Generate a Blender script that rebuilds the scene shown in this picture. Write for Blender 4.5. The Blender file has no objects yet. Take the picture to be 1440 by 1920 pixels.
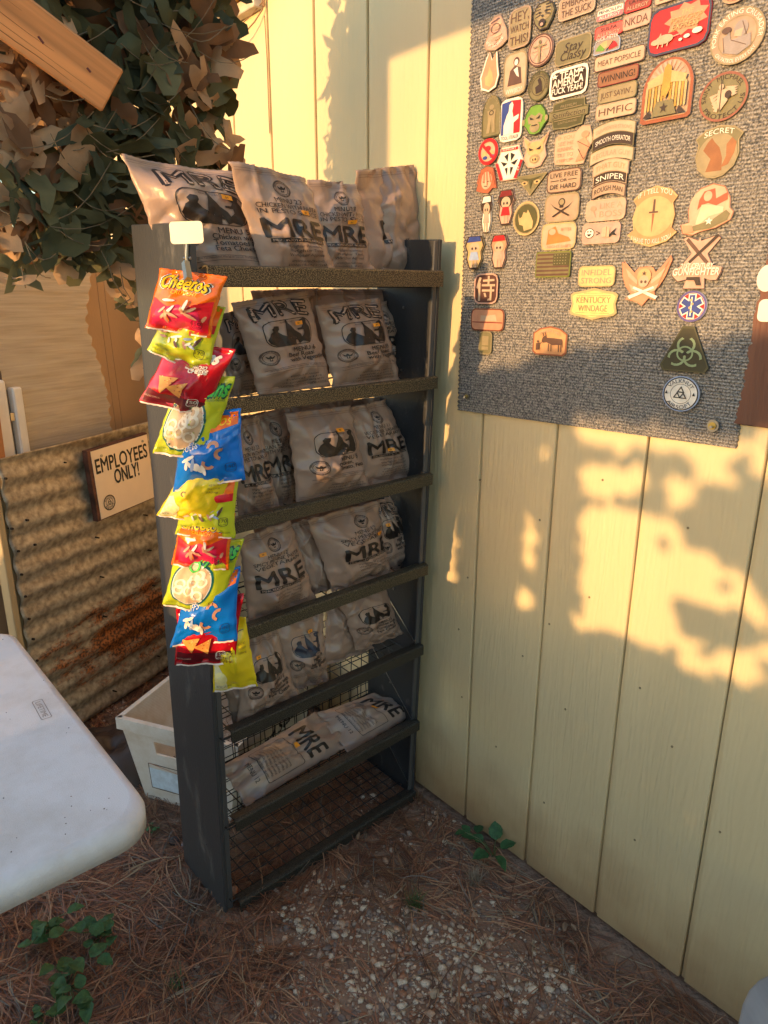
import bpy, bmesh, math, random
import numpy as np
from mathutils import Vector, Matrix, noise
random.seed(7); rng = np.random.default_rng(7)
R = math.radians
SC = bpy.context.scene
COL = SC.collection
# ------------------------------------------------------------------ camera
H, F_PX, PITCH, ROLL = 1.32, 1319.86, 0.29602, 0.00495
cp_, sp_, cr_, sr_ = math.cos(PITCH), math.sin(PITCH), math.cos(ROLL), math.sin(ROLL)
FW = Vector((0, cp_, -sp_)); U0 = Vector((0, sp_, cp_)); R0 = Vector((1, 0, 0))
RT = cr_*R0 + sr_*U0; UP = -sr_*R0 + cr_*U0
EYE = Vector((0, 0, H))
cd = bpy.data.cameras.new('camera'); cam = bpy.data.objects.new('camera', cd); COL.objects.link(cam)
m3 = Matrix((RT, UP, -FW)).transposed()
cam.matrix_world = Matrix.Translation(EYE) @ m3.to_4x4()
cd.sensor_fit = 'VERTICAL'; cd.sensor_height = 24.0; cd.lens = F_PX/1920*24.0
cd.clip_start = 0.02; cd.clip_end = 800
SC.camera = cam

def ray(px, py): return FW*F_PX + RT*(px-720) + UP*(960-py)
def hit(px, py, P, n):
    d = ray(px, py); return EYE + d*((P-EYE).dot(n)/d.dot(n))
def ground(px, py, z=0.0): return hit(px, py, Vector((0, 0, z)), Vector((0, 0, 1)))
def at_depth(px, py, y): return hit(px, py, Vector((0, y, 0)), Vector((0, 1, 0)))

# ------------------------------------------------------------------ main frames
AZ = 0.69917; WD = 1.15660
WN = Vector((math.cos(AZ), math.sin(AZ), 0)); WU = Vector((-math.sin(AZ), math.cos(AZ), 0))
def frame(o, x, y, z): 
    m = Matrix((x, y, z)).transposed().to_4x4(); m.translation = o; return m
WALL = frame(WN*WD, -WU, WN, Vector((0, 0, 1)))           # x to the right along the wall, y into it, z up
WALLI = WALL.inverted()
def wall(px, py, off=0.0):                                 # picture point -> wall coordinates (x, z)
    p = WALLI @ hit(px, py, WN*(WD-off), WN); return p.x, p.z
RY, RL, RR = 0.7335, -0.0452, -0.0094
w0 = Vector((math.cos(RY), math.sin(RY), 0)); b0 = Vector((-math.sin(RY), math.cos(RY), 0)); u0 = Vector((0, 0, 1))
u2 = math.cos(RL)*u0 + math.sin(RL)*b0; b2 = -math.sin(RL)*u0 + math.cos(RL)*b0
RW = math.cos(RR)*w0 - math.sin(RR)*u2; RU = math.sin(RR)*w0 + math.cos(RR)*u2; RB = b2
RACK = frame(Vector((-0.3448, 1.2519, 0.0)), RW, RB, RU)  # x along the width, y to the back, z up
RACKI = RACK.inverted()
RWID, RHGT, RDEP = 0.572, 1.433, 0.195
SHELF = [1.3695, 1.1494, 0.9261, 0.6976, 0.4753, 0.2485, 0.020]

# ------------------------------------------------------------------ light
tagP = RACK @ Vector((0.0, -0.03, 1.405))
shP = WALL @ Vector((wall(856, 512)[0], 0, wall(856, 512)[1]))
SD = (shP - tagP).normalized()                             # the way the sunlight travels
EL = math.asin(-SD.z); AZS = math.atan2(-SD.x, -SD.y)
print('SUN elevation', math.degrees(EL), 'azimuth', math.degrees(AZS), SD)
sl = bpy.data.lights.new('sun', 'SUN'); sun = bpy.data.objects.new('sun', sl); COL.objects.link(sun)
sl.energy = .80; sl.angle = R(0.5); sl.color = (1.0, 0.585, 0.25)
sun.rotation_euler = SD.to_track_quat('-Z', 'Y').to_euler()
sun.location = (-3, -3, 4)
wd = bpy.data.worlds.new('World'); SC.world = wd; wd.use_nodes = True
nt = wd.node_tree; sky = nt.nodes.new('ShaderNodeTexSky'); sky.sky_type = 'NISHITA'; sky.sun_disc = False
sky.sun_elevation = max(EL, R(3)); sky.sun_rotation = AZS; sky.dust_density = 0.6; sky.ozone_density = 1.7
sky.air_density = 1.0
bg = nt.nodes['Background']; nt.links.new(sky.outputs[0], bg.inputs[0]); bg.inputs[1].default_value = 0.15
SC.view_settings.view_transform = 'Standard'; SC.view_settings.look = 'None'
SC.view_settings.exposure = 2.78; SC.view_settings.gamma = 1; SC.view_settings.use_curve_mapping = False
SC.render.engine = 'CYCLES'
try: SC.cycles.max_bounces = 8; SC.cycles.transparent_max_bounces = 12
except Exception: pass

# ------------------------------------------------------------------ materials
MATS = {}
def mat(name, col, rough=.6, metal=0., var=.0, vscale=20., bump=0., bscale=200., stretch=(1, 1, 1), coat=0., spec=.5, trans=0.,
        col2=None, detail=4, bdist=.002, extra=None, sheen=0., alpha=None):
    if name in MATS: return MATS[name]
    m = bpy.data.materials.new(name); m.use_nodes = True; N = m.node_tree.nodes; L = m.node_tree.links
    b = N['Principled BSDF']; b.inputs['Base Color'].default_value = (*col, 1); b.inputs['Roughness'].default_value = rough
    b.inputs['Metallic'].default_value = metal; b.inputs['Specular IOR Level'].default_value = spec
    if coat: b.inputs['Coat Weight'].default_value = coat; b.inputs['Coat Roughness'].default_value = .15
    if sheen: b.inputs['Sheen Weight'].default_value = sheen
    tc = N.new('ShaderNodeTexCoord'); mp = N.new('ShaderNodeMapping'); mp.inputs['Scale'].default_value = stretch
    L.new(tc.outputs['Object'], mp.inputs[0])
    if var or col2:
        t = N.new('ShaderNodeTexNoise'); t.inputs['Scale'].default_value = vscale; t.inputs['Detail'].default_value = detail
        L.new(mp.outputs[0], t.inputs['Vector'])
        cr = N.new('ShaderNodeValToRGB'); cr.color_ramp.elements[0].position = .35; cr.color_ramp.elements[1].position = .65
        c2 = col2 or tuple(min(1, c*(1+var)) for c in col); c1 = col if col2 else tuple(c*(1-var) for c in col)
        cr.color_ramp.elements[0].color = (*c1, 1); cr.color_ramp.elements[1].color = (*c2, 1)
        L.new(t.outputs[0], cr.inputs[0]); L.new(cr.outputs[0], b.inputs['Base Color'])
    if bump:
        t2 = N.new('ShaderNodeTexNoise'); t2.inputs['Scale'].default_value = bscale; t2.inputs['Detail'].default_value = 3
        L.new(mp.outputs[0], t2.inputs['Vector'])
        bp = N.new('ShaderNodeBump'); bp.inputs['Strength'].default_value = bump; bp.inputs['Distance'].default_value = bdist
        L.new(t2.outputs[0], bp.inputs['Height']); L.new(bp.outputs[0], b.inputs['Normal'])
    if trans:
        tr = N.new('ShaderNodeBsdfTranslucent'); mx = N.new('ShaderNodeMixShader'); mx.inputs[0].default_value = trans
        tr.inputs[0].default_value = (*col, 1); out = N['Material Output']
        L.new(b.outputs[0], mx.inputs[1]); L.new(tr.outputs[0], mx.inputs[2]); L.new(mx.outputs[0], out.inputs[0])
    if extra: extra(m, N, L, b, tc, mp)
    MATS[name] = m; return m
_flat = {}
def paint(col, rough=.55, coat=0., metal=0.):
    k = (tuple(round(c, 3) for c in col), rough, coat, metal)
    if k not in _flat:
        _flat[k] = mat('paint_%d' % len(_flat), col, rough, metal, coat=coat, var=.10, vscale=60, bump=.15, bscale=600)
    return _flat[k]
def srgb(r, g, b):
    f = lambda v: (v/255/12.92) if v <= 10 else ((v/255+.055)/1.055)**2.4
    return (f(r), f(g), f(b))

# ------------------------------------------------------------------ objects
def tag(o, label=None, cat=None, group=None, kind=None):
    if label: o['label'] = label
    if cat: o['category'] = cat
    if group: o['group'] = group
    if kind: o['kind'] = kind
    return o
FR = {}                                                     # name -> frame matrix of a top-level object
def thing(name, label, cat, M=None, group=None):
    o = bpy.data.objects.new(name, None); COL.objects.link(o); o.empty_display_size = .05
    M = M or Matrix.Identity(4); o.matrix_world = M; FR[o.name] = M.copy()
    return tag(o, label, cat, group)
class MB:
    def __init__(s): s.v = []; s.f = []; s.m = []
    def add(s, vs, fs, mi=0):
        k = len(s.v); s.v += [tuple(v) for v in vs]; s.f += [[i+k for i in f] for f in fs]; s.m += [mi]*len(fs); return s
    def box(s, a, b, mi=0, M=None, bev=0.):
        x0, y0, z0 = a; x1, y1, z1 = b
        if bev > 0:
            bm = bmesh.new(); bmesh.ops.create_cube(bm, size=1)
            for v in bm.verts: v.co = Vector(((x0+x1)/2+v.co.x*(x1-x0), (y0+y1)/2+v.co.y*(y1-y0), (z0+z1)/2+v.co.z*(z1-z0)))
            bmesh.ops.bevel(bm, geom=list(bm.edges), offset=bev, segments=1, affect='EDGES', profile=.5)
            bm.verts.index_update(); vs = [v.co.copy() for v in bm.verts]; fs = [[v.index for v in f.verts] for f in bm.faces]; bm.free()
        else:
            vs = [Vector(p) for p in ((x0,y0,z0),(x1,y0,z0),(x1,y1,z0),(x0,y1,z0),(x0,y0,z1),(x1,y0,z1),(x1,y1,z1),(x0,y1,z1))]
            fs = [(0,3,2,1),(4,5,6,7),(0,1,5,4),(1,2,6,5),(2,3,7,6),(3,0,4,7)]
        if M: vs = [M @ v for v in vs]
        return s.add(vs, fs, mi)
    def tube(s, pts, r, n=6, mi=0, cap=True):
        pts = [Vector(p) for p in pts]; rs = r if isinstance(r, (list, tuple)) else [r]*len(pts); vs = []; fs = []
        ref = None
        for i, p in enumerate(pts):
            t = (pts[min(i+1, len(pts)-1)] - pts[max(i-1, 0)]).normalized()
            if ref is None: ref = t.orthogonal().normalized()
            x = (ref - t*ref.dot(t)); x = x.normalized() if x.length > 1e-6 else t.orthogonal().normalized(); ref = x; y = t.cross(x)
            for k in range(n):
                a = 2*math.pi*k/n; vs.append(p + rs[i]*(math.cos(a)*x + math.sin(a)*y))
        for i in range(len(pts)-1):
            for k in range(n): fs.append((i*n+k, i*n+(k+1) % n, (i+1)*n+(k+1) % n, (i+1)*n+k))
        if cap: fs.append(list(range(n))[::-1]); fs.append([(len(pts)-1)*n+k for k in range(n)])
        return s.add(vs, fs, mi)
    def prism(s, pts, y0, y1, mi=0, bev=0.):                # outline (x, z) thickened along y, front at y0 (< y1)
        n = len(pts); c = Vector((sum(p[0] for p in pts)/n, sum(p[1] for p in pts)/n))
        A = sum(pts[i][0]*pts[(i+1) % n][1]-pts[(i+1) % n][0]*pts[i][1] for i in range(n))
        if A < 0: pts = pts[::-1]
        if bev:
            fr = [(c.x+(p[0]-c.x)*(1-bev), c.y+(p[1]-c.y)*(1-bev)) for p in pts]; d = (y1-y0)*.35
            vs = [(p[0], y0, p[1]) for p in fr]+[(p[0], y0+d, p[1]) for p in pts]+[(p[0], y1, p[1]) for p in pts]; k = 3
        else: vs = [(p[0], y0, p[1]) for p in pts]+[(p[0], y1, p[1]) for p in pts]; k = 2
        fs = [list(range(n))]
        for j in range(k-1): fs += [(j*n+i, (j+1)*n+i, (j+1)*n+(i+1) % n, j*n+(i+1) % n) for i in range(n)]
        return s.add(vs, fs, mi)
    def build(s, name, mats, parent=None, M=None, smooth=False, world=False):
        me = bpy.data.meshes.new(name); vs = s.v
        if world:
            Mi = (FR[root_of(parent).name] if parent else M).inverted(); vs = [tuple(Mi @ Vector(v)) for v in vs]
        me.from_pydata(vs, [], s.f)
        mats = mats if isinstance(mats, (list, tuple)) else [mats]
        for m in mats: me.materials.append(m)
        if len(mats) > 1: me.polygons.foreach_set('material_index', s.m)
        if smooth: me.polygons.foreach_set('use_smooth', [True]*len(me.polygons))
        me.update(); o = bpy.data.objects.new(name, me); COL.objects.link(o)
        if parent: o.parent = parent
        elif M is not None: o.matrix_world = M; FR[o.name] = M.copy()
        return o
def root_of(o):
    while o.parent: o = o.parent
    return o
def rrect(x0, z0, x1, z1, r, n=4):
    pts = []
    for cx, cz, a0 in ((x1-r, z1-r, 0), (x0+r, z1-r, 90), (x0+r, z0+r, 180), (x1-r, z0+r, 270)):
        for i in range(n+1):
            a = R(a0+90*i/n); pts.append((cx+r*math.cos(a), cz+r*math.sin(a)))
    return pts
def oval(cx, cz, rx, rz, n=28): return [(cx+rx*math.cos(2*math.pi*i/n), cz+rz*math.sin(2*math.pi*i/n)) for i in range(n)]
# text outlines of the built-in font, as flat triangles scaled so that capitals are 1 high and centred on x
_TX = {}
def text(t, bold=0):
    k = t
    if k in _TX: return _TX[k]
    cu = bpy.data.curves.new('t', 'FONT'); cu.body = t; cu.size = 1; cu.resolution_u = 3; cu.align_x = 'LEFT'
    o = bpy.data.objects.new('t', cu); me = bpy.data.meshes.new_from_object(o)
    vs = [(v.co.x, v.co.y) for v in me.vertices]; fs = [list(p.vertices) for p in me.polygons]
    bpy.data.objects.remove(o); bpy.data.meshes.remove(me); bpy.data.curves.remove(cu)
    if vs:
        x0 = min(v[0] for v in vs); x1 = max(v[0] for v in vs)
        h = .70; vs = [((v[0]-(x0+x1)/2)/h, v[1]/h) for v in vs]; w = (x1-x0)/h
    else: w = 1
    _TX[k] = (vs, fs, w); return _TX[k]
class Flat:                                                 # flat 2-D artwork, grouped by (part name, colour)
    def __init__(s): s.g = {}; s.n = 0
    def put(s, part, col, vs, fs):
        s.n += 1; k = (part, col); V, Fc = s.g.setdefault(k, ([], [])); i = len(V)
        V += [(v[0], v[1], s.n) for v in vs]; Fc += [[a+i for a in f] for f in fs]
    def poly(s, pts, col, part='emblem'): s.put(part, col, pts, [list(range(len(pts)))])
    def ring(s, cx, cy, rx, ry, t, col, n=28, part='emblem'):
        o = oval(cx, cy, rx, ry, n); i = oval(cx, cy, rx-t, ry-t*ry/rx, n)
        s.put(part, col, o+i, [(k, (k+1) % n, n+(k+1) % n, n+k) for k in range(n)])
    def frame(s, pts, t, col, part='emblem'):
        n = len(pts); cx = sum(p[0] for p in pts)/n; cy = sum(p[1] for p in pts)/n
        mx = max(abs(p[0]-cx) for p in pts); my = max(abs(p[1]-cy) for p in pts)
        i = [(cx+(p[0]-cx)*(1-t/mx), cy+(p[1]-cy)*(1-t/my)) for p in pts]
        s.put(part, col, list(pts)+i, [(k, (k+1) % n, n+(k+1) % n, n+k) for k in range(n)])
    def line(s, a, b, t, col, part='emblem'):
        dx, dy = b[0]-a[0], b[1]-a[1]; l = math.hypot(dx, dy) or 1; nx, ny = -dy/l*t/2, dx/l*t/2
        s.poly([(a[0]+nx, a[1]+ny), (a[0]-nx, a[1]-ny), (b[0]-nx, b[1]-ny), (b[0]+nx, b[1]+ny)], col, part)
    def text(s, t, x, y, h, col, w=None, bold=.012, align='c', rot=0, arch=0, shear=0, part='lettering'):
        vs, fs, tw = text(t); sx = h if w is None else min(w/tw, h*1.6)
        if w is not None and align != 'c': sx = min(h, w/tw)
        hw = tw*sx/2; ox = {'c': 0, 'l': hw, 'r': -hw}[align]; c, q = math.cos(rot), math.sin(rot); out = []
        for a, b in vs:
            X = a*sx+ox+shear*b*h; Y = (b-.5)*h + arch*(1-(a*sx/hw)**2 if hw else 0); out.append((x+c*X-q*Y, y+q*X+c*Y))
        for dx, dy in ((0, 0), (1, 0), (-1, 0), (0, 1), (0, -1))[:5 if bold > .015 else 1]: s.put(part, col, [(p[0]+dx*bold*h*1.3, p[1]+dy*bold*h*1.3) for p in out], fs)
    def arc(s, t, cx, cy, r, a0, a1, h, col, bold=.008, ry=None, inside=False):
        vs, fs, tw = text(t); ry = ry or r; out = []
        for a, b in vs:
            k = a/tw+.5; ang = R(a0+(a1-a0)*k); d = (b-.5)*h*(-1 if inside else 1)
            out.append((cx+(r+d)*math.cos(ang), cy+(ry+d)*math.sin(ang)))
        s.put('lettering', col, out, fs)
    def stamp(s, parent, y0=0., step=.0002, flip=1, T=None):  # build on a flat face looking to -y of the parent's frame
        for (part, col), (V, Fc) in s.g.items():
            mb = MB(); mb.add([((T(v[0], v[1]) if T else (v[0], v[1]))[0], y0-v[2]*step, (T(v[0], v[1]) if T else (v[0], v[1]))[1]) for v in V], Fc)
            mb.build(part, paint(col, .5), parent)
# ================================================================== GROUND
M_soil = mat('soil', (.24, .13, .08), .95, var=.5, vscale=9, bump=.9, bscale=60, bdist=.01, detail=8, col2=(.36, .22, .145))
def gz(x, y): return .010*noise.noise(Vector((x*2.3, y*2.3, 0)))+.004*noise.noise(Vector((x*11, y*11, 3)))-.004
def axis(lo, hi, step, far):
    a = list(np.arange(lo, hi+1e-6, step)); k = step; l = [lo]; h = [hi]
    while h[-1] < far: k *= 1.45; h.append(h[-1]+k)
    k = step
    while l[-1] > -far: k *= 1.45; l.append(l[-1]-k)
    return l[:0:-1]+a+h[1:]
xs = axis(-1.6, 1.3, .03, 300); ys = axis(.2, 3.6, .03, 300); mb = MB()
vs = [(x, y, gz(x, y)) for y in ys for x in xs]; n = len(xs)
mb.add(vs, [(j*n+i, j*n+i+1, (j+1)*n+i+1, (j+1)*n+i) for j in range(len(ys)-1) for i in range(n-1)])
o = mb.build('ground', M_soil, smooth=True); tag(o, kind='structure')

# ================================================================== SHED WALL
def wall_extra(m, N, L, b, tc, mp):                         # soil splash low on the boards, thin dirt streaks
    s = N.new('ShaderNodeSeparateXYZ'); L.new(tc.outputs['Object'], s.inputs[0])
    t = N.new('ShaderNodeTexNoise'); t.inputs['Scale'].default_value = 9; t.inputs['Detail'].default_value = 6; L.new(tc.outputs['Object'], t.inputs['Vector'])
    a = N.new('ShaderNodeMath'); a.operation = 'MULTIPLY_ADD'; L.new(t.outputs[0], a.inputs[0]); a.inputs[1].default_value = -.22; L.new(s.outputs[2], a.inputs[2])
    r = N.new('ShaderNodeMapRange'); r.inputs[1].default_value = -.10; r.inputs[2].default_value = .12; r.inputs[3].default_value = .75; r.inputs[4].default_value = 0; L.new(a.outputs[0], r.inputs[0])
    mx = N.new('ShaderNodeMix'); mx.data_type = 'RGBA'; L.new(r.outputs[0], mx.inputs[0])
    src = b.inputs['Base Color'].links[0].from_socket; L.new(src, mx.inputs[6]); mx.inputs[7].default_value = (.30, .17, .08, 1); L.new(mx.outputs[2], b.inputs['Base Color'])
    w = N.new('ShaderNodeTexWave'); w.wave_type = 'BANDS'; w.bands_direction = 'X'; w.inputs['Scale'].default_value = 26; w.inputs['Distortion'].default_value = 14
    w.inputs['Detail'].default_value = 3; w.inputs['Detail Scale'].default_value = 1.2
    mp2 = N.new('ShaderNodeMapping'); mp2.inputs['Scale'].default_value = (1, 1, .12); L.new(tc.outputs['Object'], mp2.inputs[0]); L.new(mp2.outputs[0], w.inputs['Vector'])
    bp = N.new('ShaderNodeBump'); bp.inputs['Strength'].default_value = .14; bp.inputs['Distance'].default_value = .002; L.new(w.outputs[0], bp.inputs['Height'])
    L.new(b.inputs['Normal'].links[0].from_socket, bp.inputs['Normal']); L.new(bp.outputs[0], b.inputs['Normal'])
M_wall = mat('cream_siding', (.66, .535, .305), .62, var=.06, vscale=3, bump=.55, bscale=90, stretch=(1, 1, .16), bdist=.0022, extra=wall_extra)
M_crack = mat('groove_dirt', (.16, .10, .045), .9, var=.3, vscale=40)
GX = [-4.10, -3.87, -3.64, -3.41, -3.18, -2.95, -2.73, -2.51, -2.29, -2.08, -1.873, -1.658, -1.446, -1.241, -1.043, -.843, -.646, -.444, -.235, -.03, .18, .39, .60, .81, 1.02]
wallo = thing('shed_wall', 'cream painted grooved board siding wall of a shed behind the rack and the mat', 'wall', WALL)
HT = 2.75
for i in range(len(GX)-1):
    a, b_ = GX[i], GX[i+1]; mb = MB(); r = random.Random(i)
    e = .0012; g = .0085                                     # crack, then the low rabbet
    nz = 14; V = []
    for k in range(nz+1):
        z = .012+(HT-.012)*k/nz; j = .0005*r.uniform(-1, 1)
        V += [(a+e+j, .0065, z), (a+g, .0062, z), (a+g+.0018, 0, z), (b_-.0018, 0, z), (b_-e*.6+j, .0022, z), (b_-e*.6+j, .011, z), (a+e+j, .011, z)]
    Fc = []
    for k in range(nz):
        for q in range(7): Fc.append((k*7+q, k*7+(q+1) % 7, (k+1)*7+(q+1) % 7, (k+1)*7+q))
    Fc.append(list(range(7))[::-1]); Fc.append([nz*7+q for q in range(7)])
    mb.add(V, Fc); mb.build('plank', M_wall, wallo)
mb = MB(); mb.box((GX[0], .0125, .01), (GX[-1], .09, HT)); mb.build('backing', M_crack, wallo)
mb = MB(); mb.box((GX[0], .02, -.05), (GX[-1], .14, .008)); mb.build('sill', mat('sill_wood', (.07, .05, .035), .9, var=.3), wallo)
# small nail holes and knots
mb = MB()
for px, py in ((877, 1083), (866, 1307), (1012, 975), (1020, 1505), (1190, 1575), (860, 1180), (1105, 1120), (1130, 900), (1260, 1400), (1290, 990), (980, 1230), (1060, 1330), (1350, 1560), (1200, 1290), (1030, 1170), (900, 900), (930, 1400)):
    x, z = wall(px, py); mb.tube([(x, -.0006, z), (x, .001, z)], .0024, 8)
mb.build('nail_head', mat('nail', (.2, .15, .08), .6), wallo)

# eave boards at the top of the wall
x0, z0 = wall(505, 0); x1, z1 = wall(438, 35)
ev = thing('eave_board', 'yellow timber eave board crossing the top of the wall beside the net', 'board', WALL)
M_eave = mat('eave_paint', (.62, .33, .06), .6, var=.12, vscale=12, bump=.2)
MB().box((-2.95, -.10, z0+.02), (x0-.02, -.004, z0+.11), bev=.003).build('fascia', M_eave, ev)
MB().box((-2.95, -.03, z0-.012), (x0-.03, -.002, z0+.017), bev=.002).build('trim', mat('eave_trim', (.55, .50, .42), .6, var=.2), ev)
mb = MB(); zc_ = wall(499, 14)[1]; xc_ = wall(499, 14)[0]
pts = [(xc_, -.008, zc_-.01)]
mb.tube([(xc_+.01, -.006, zc_+.09), (xc_+.003, -.008, zc_+.03), (xc_, -.008, zc_)], .0035, 6)
mb.tube([(xc_, -.006, zc_-.02), (xc_+.001, -.004, zc_-.12), (xc_-.002, -.003, zc_-.30)], .0013, 5)
mb.tube([(xc_-.002, -.01, zc_-.005), (xc_-.03, -.02, zc_-.03), (xc_-.07, -.03, zc_-.05), (xc_-.12, -.04, zc_-.062)], .002, 5)
mb.tube([(xc_-.002, -.01, zc_+.01), (xc_-.05, -.02, zc_-.012), (xc_-.12, -.03, zc_-.03)], .0014, 5)
tag(mb.build('tie_wire', mat('wire_brown', (.22, .12, .05), .5), M=WALL), 'thin twisted wire tied at the top of the wall beside the net', 'wire')

# ================================================================== DISPLAY MAT
def felt_extra(m, N, L, b, tc, mp):
    w = N.new('ShaderNodeTexWave'); w.bands_direction = 'Z'; w.inputs['Scale'].default_value = 58; w.inputs['Distortion'].default_value = 2.5
    w.inputs['Detail'].default_value = 3; w.inputs['Detail Scale'].default_value = 6
    L.new(tc.outputs['Object'], w.inputs['Vector'])
    bp = N.new('ShaderNodeBump'); bp.inputs['Strength'].default_value = .65; bp.inputs['Distance'].default_value = .003; L.new(w.outputs[0], bp.inputs['Height'])
    L.new(b.inputs['Normal'].links[0].from_socket, bp.inputs['Normal']); L.new(bp.outputs[0], b.inputs['Normal'])
    mx = N.new('ShaderNodeMix'); mx.data_type = 'RGBA'; mx.blend_type = 'MULTIPLY'; mx.inputs[0].default_value = .35
    L.new(b.inputs['Base Color'].links[0].from_socket, mx.inputs[6]); L.new(w.outputs[0], mx.inputs[7]); L.new(mx.outputs[2], b.inputs['Base Color'])
M_felt = mat('grey_ribbed_carpet', (.12, .125, .13), 1., var=.5, vscale=330, bump=.6, bscale=420, bdist=.004, detail=2, col2=(.48, .45, .40), spec=.03, extra=felt_extra)
mt = thing('display_mat', 'large grey ribbed carpet mat hung on the wall, covered with patches', 'mat', WALL)
BL = wall(857, 769, .008); BRr = wall(1378, 842, .008); TLm = wall(884, 0, .008); 
TLx = TLm[0]+(TLm[0]-BL[0])*.12; topz = TLm[1]+.12
RTm = wall(1440, 470, .008); slope = (RTm[0]-BRr[0])/(RTm[1]-BRr[1]); TRx = BRr[0]+slope*(topz-BRr[1])
NX, NZ = 60, 190; V = []; Fc = []
for j in range(NZ+1):
    t = j/NZ
    for i in range(NX+1):
        q = i/NX; xl = BL[0]+(TLx-BL[0])*t; xr = BRr[0]+(TRx-BRr[0])*t
        zz0 = BL[1]+(BRr[1]-BL[1])*q; z = zz0+(topz-zz0)*t; x = xl+(xr-xl)*q
        if i == 0: x += .0022*(1 if j % 2 else -1)
        if i == NX: x += .001*(1 if j % 2 else -1)
        y = -.0075-.003*noise.noise(Vector((x*5, z*5, 1)))-.0016*noise.noise(Vector((x*160, z*60, 0)))
        if j == 0 or i in (0, NX): y += .002
        V.append((x, y, z))
k = NX+1; m_ = len(V)
V += [(v[0], -.0015, v[2]) for v in V]
for j in range(NZ):
    for i in range(NX):
        a = j*k+i; Fc.append((a, a+1, a+k+1, a+k))
for j in range(NZ):
    for c in (0, NX): a = j*k+c; Fc.append((a, a+k, a+k+m_, a+m_))
for i in range(NX):
    for c in (0, NZ*k): a = c+i; Fc.append((a, a+1, a+1+m_, a+m_))
MB().add(V, Fc).build('carpet', M_felt, mt, smooth=True)
M_steel = mat('steel', (.35, .34, .32), .35, 1., var=.1)
for px, py, rr in ((877, 743, .0062), (1338, 798, .010)):
    x, z = wall(px, py, .01); mb = MB()
    mb.tube([(x, -.0105, z), (x, -.0135, z)], rr, 20); g_ = mb.build('grommet', M_steel, mt)
    MB().tube([(x, -.0137, z), (x, -.016, z)], rr*.62, 14).build('washer', mat('brass', (.5, .38, .12), .35, .9), mt)
    MB().tube([(x-.002, -.015, z-.002), (x+.001, -.022, z-.001)], .0022, 8).build('screw', M_steel, mt)

bb = thing('brown_board', 'dark brown stained board on the wall past the right edge of the mat', 'board', WALL)
M_brown = mat('brown_stain', (.16, .062, .035), .6, var=.25, vscale=10, bump=.9, bscale=90, stretch=(1, 1, .1), bdist=.003)
zb = wall(1410, 798)[1]
MB().box((wall(1372, 800)[0], -.006, zb), (wall(1372, 800)[0]+.6, -.0006, zb+.9), bev=.001).build('panel', M_brown, bb)
for k, (px0, py0, px1, py1, sh) in enumerate(((1424, 497, 1462, 547, 'o'), (1426, 561, 1466, 603, 'r'))):
    a = wall(px0, (py0+py1)/2); b_ = wall(px1, (py0+py1)/2); zt = wall(px0+8, py0)[1]; zl = wall(px0+8, py1)[1]
    mb = MB()
    pts = oval((a[0]+b_[0])/2, (zt+zl)/2, (b_[0]-a[0])/2, (zt-zl)/2) if sh == 'o' else rrect(a[0], zl, b_[0], zt, .008)
    mb.prism(pts, -.009, -.0062); o = mb.build('sticker', mat('white_sticker', (.72, .68, .6), .5, var=.05), M=WALL)
    tag(o, ('white round sticker on the brown board, upper of two', 'white rounded square sticker on the brown board, below the round one')[k], 'sticker')

# ================================================================== PATCHES
TAN = srgb(182, 148, 112); SAND = srgb(205, 170, 130); OLV = srgb(128, 118, 62); DOLV = srgb(78, 76, 42); BRN = srgb(104, 66, 46); DBR = srgb(54, 38, 30)
PNK = srgb(214, 158, 130); RED = srgb(196, 28, 34); WHT = srgb(232, 226, 214); BLK = srgb(24, 22, 22); BLU = srgb(46, 66, 140); GRY = srgb(150, 140, 136)
KHK = srgb(160, 140, 86); GOLD = srgb(206, 170, 84); GRN = srgb(104, 150, 52); ORG = srgb(216, 140, 84); LBL = srgb(150, 170, 205); DRD = srgb(120, 30, 30)
def dull(c, k=.30, g=.92): l = .3*c[0]+.55*c[1]+.15*c[2]; return tuple(g*(v+(l-v)*k) for v in c)
TAN, SAND, PNK, ORG, GOLD, KHK, OLV, BRN = [dull(c) for c in (TAN, SAND, PNK, ORG, GOLD, KHK, OLV, BRN)]
PATCHES = []
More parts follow.
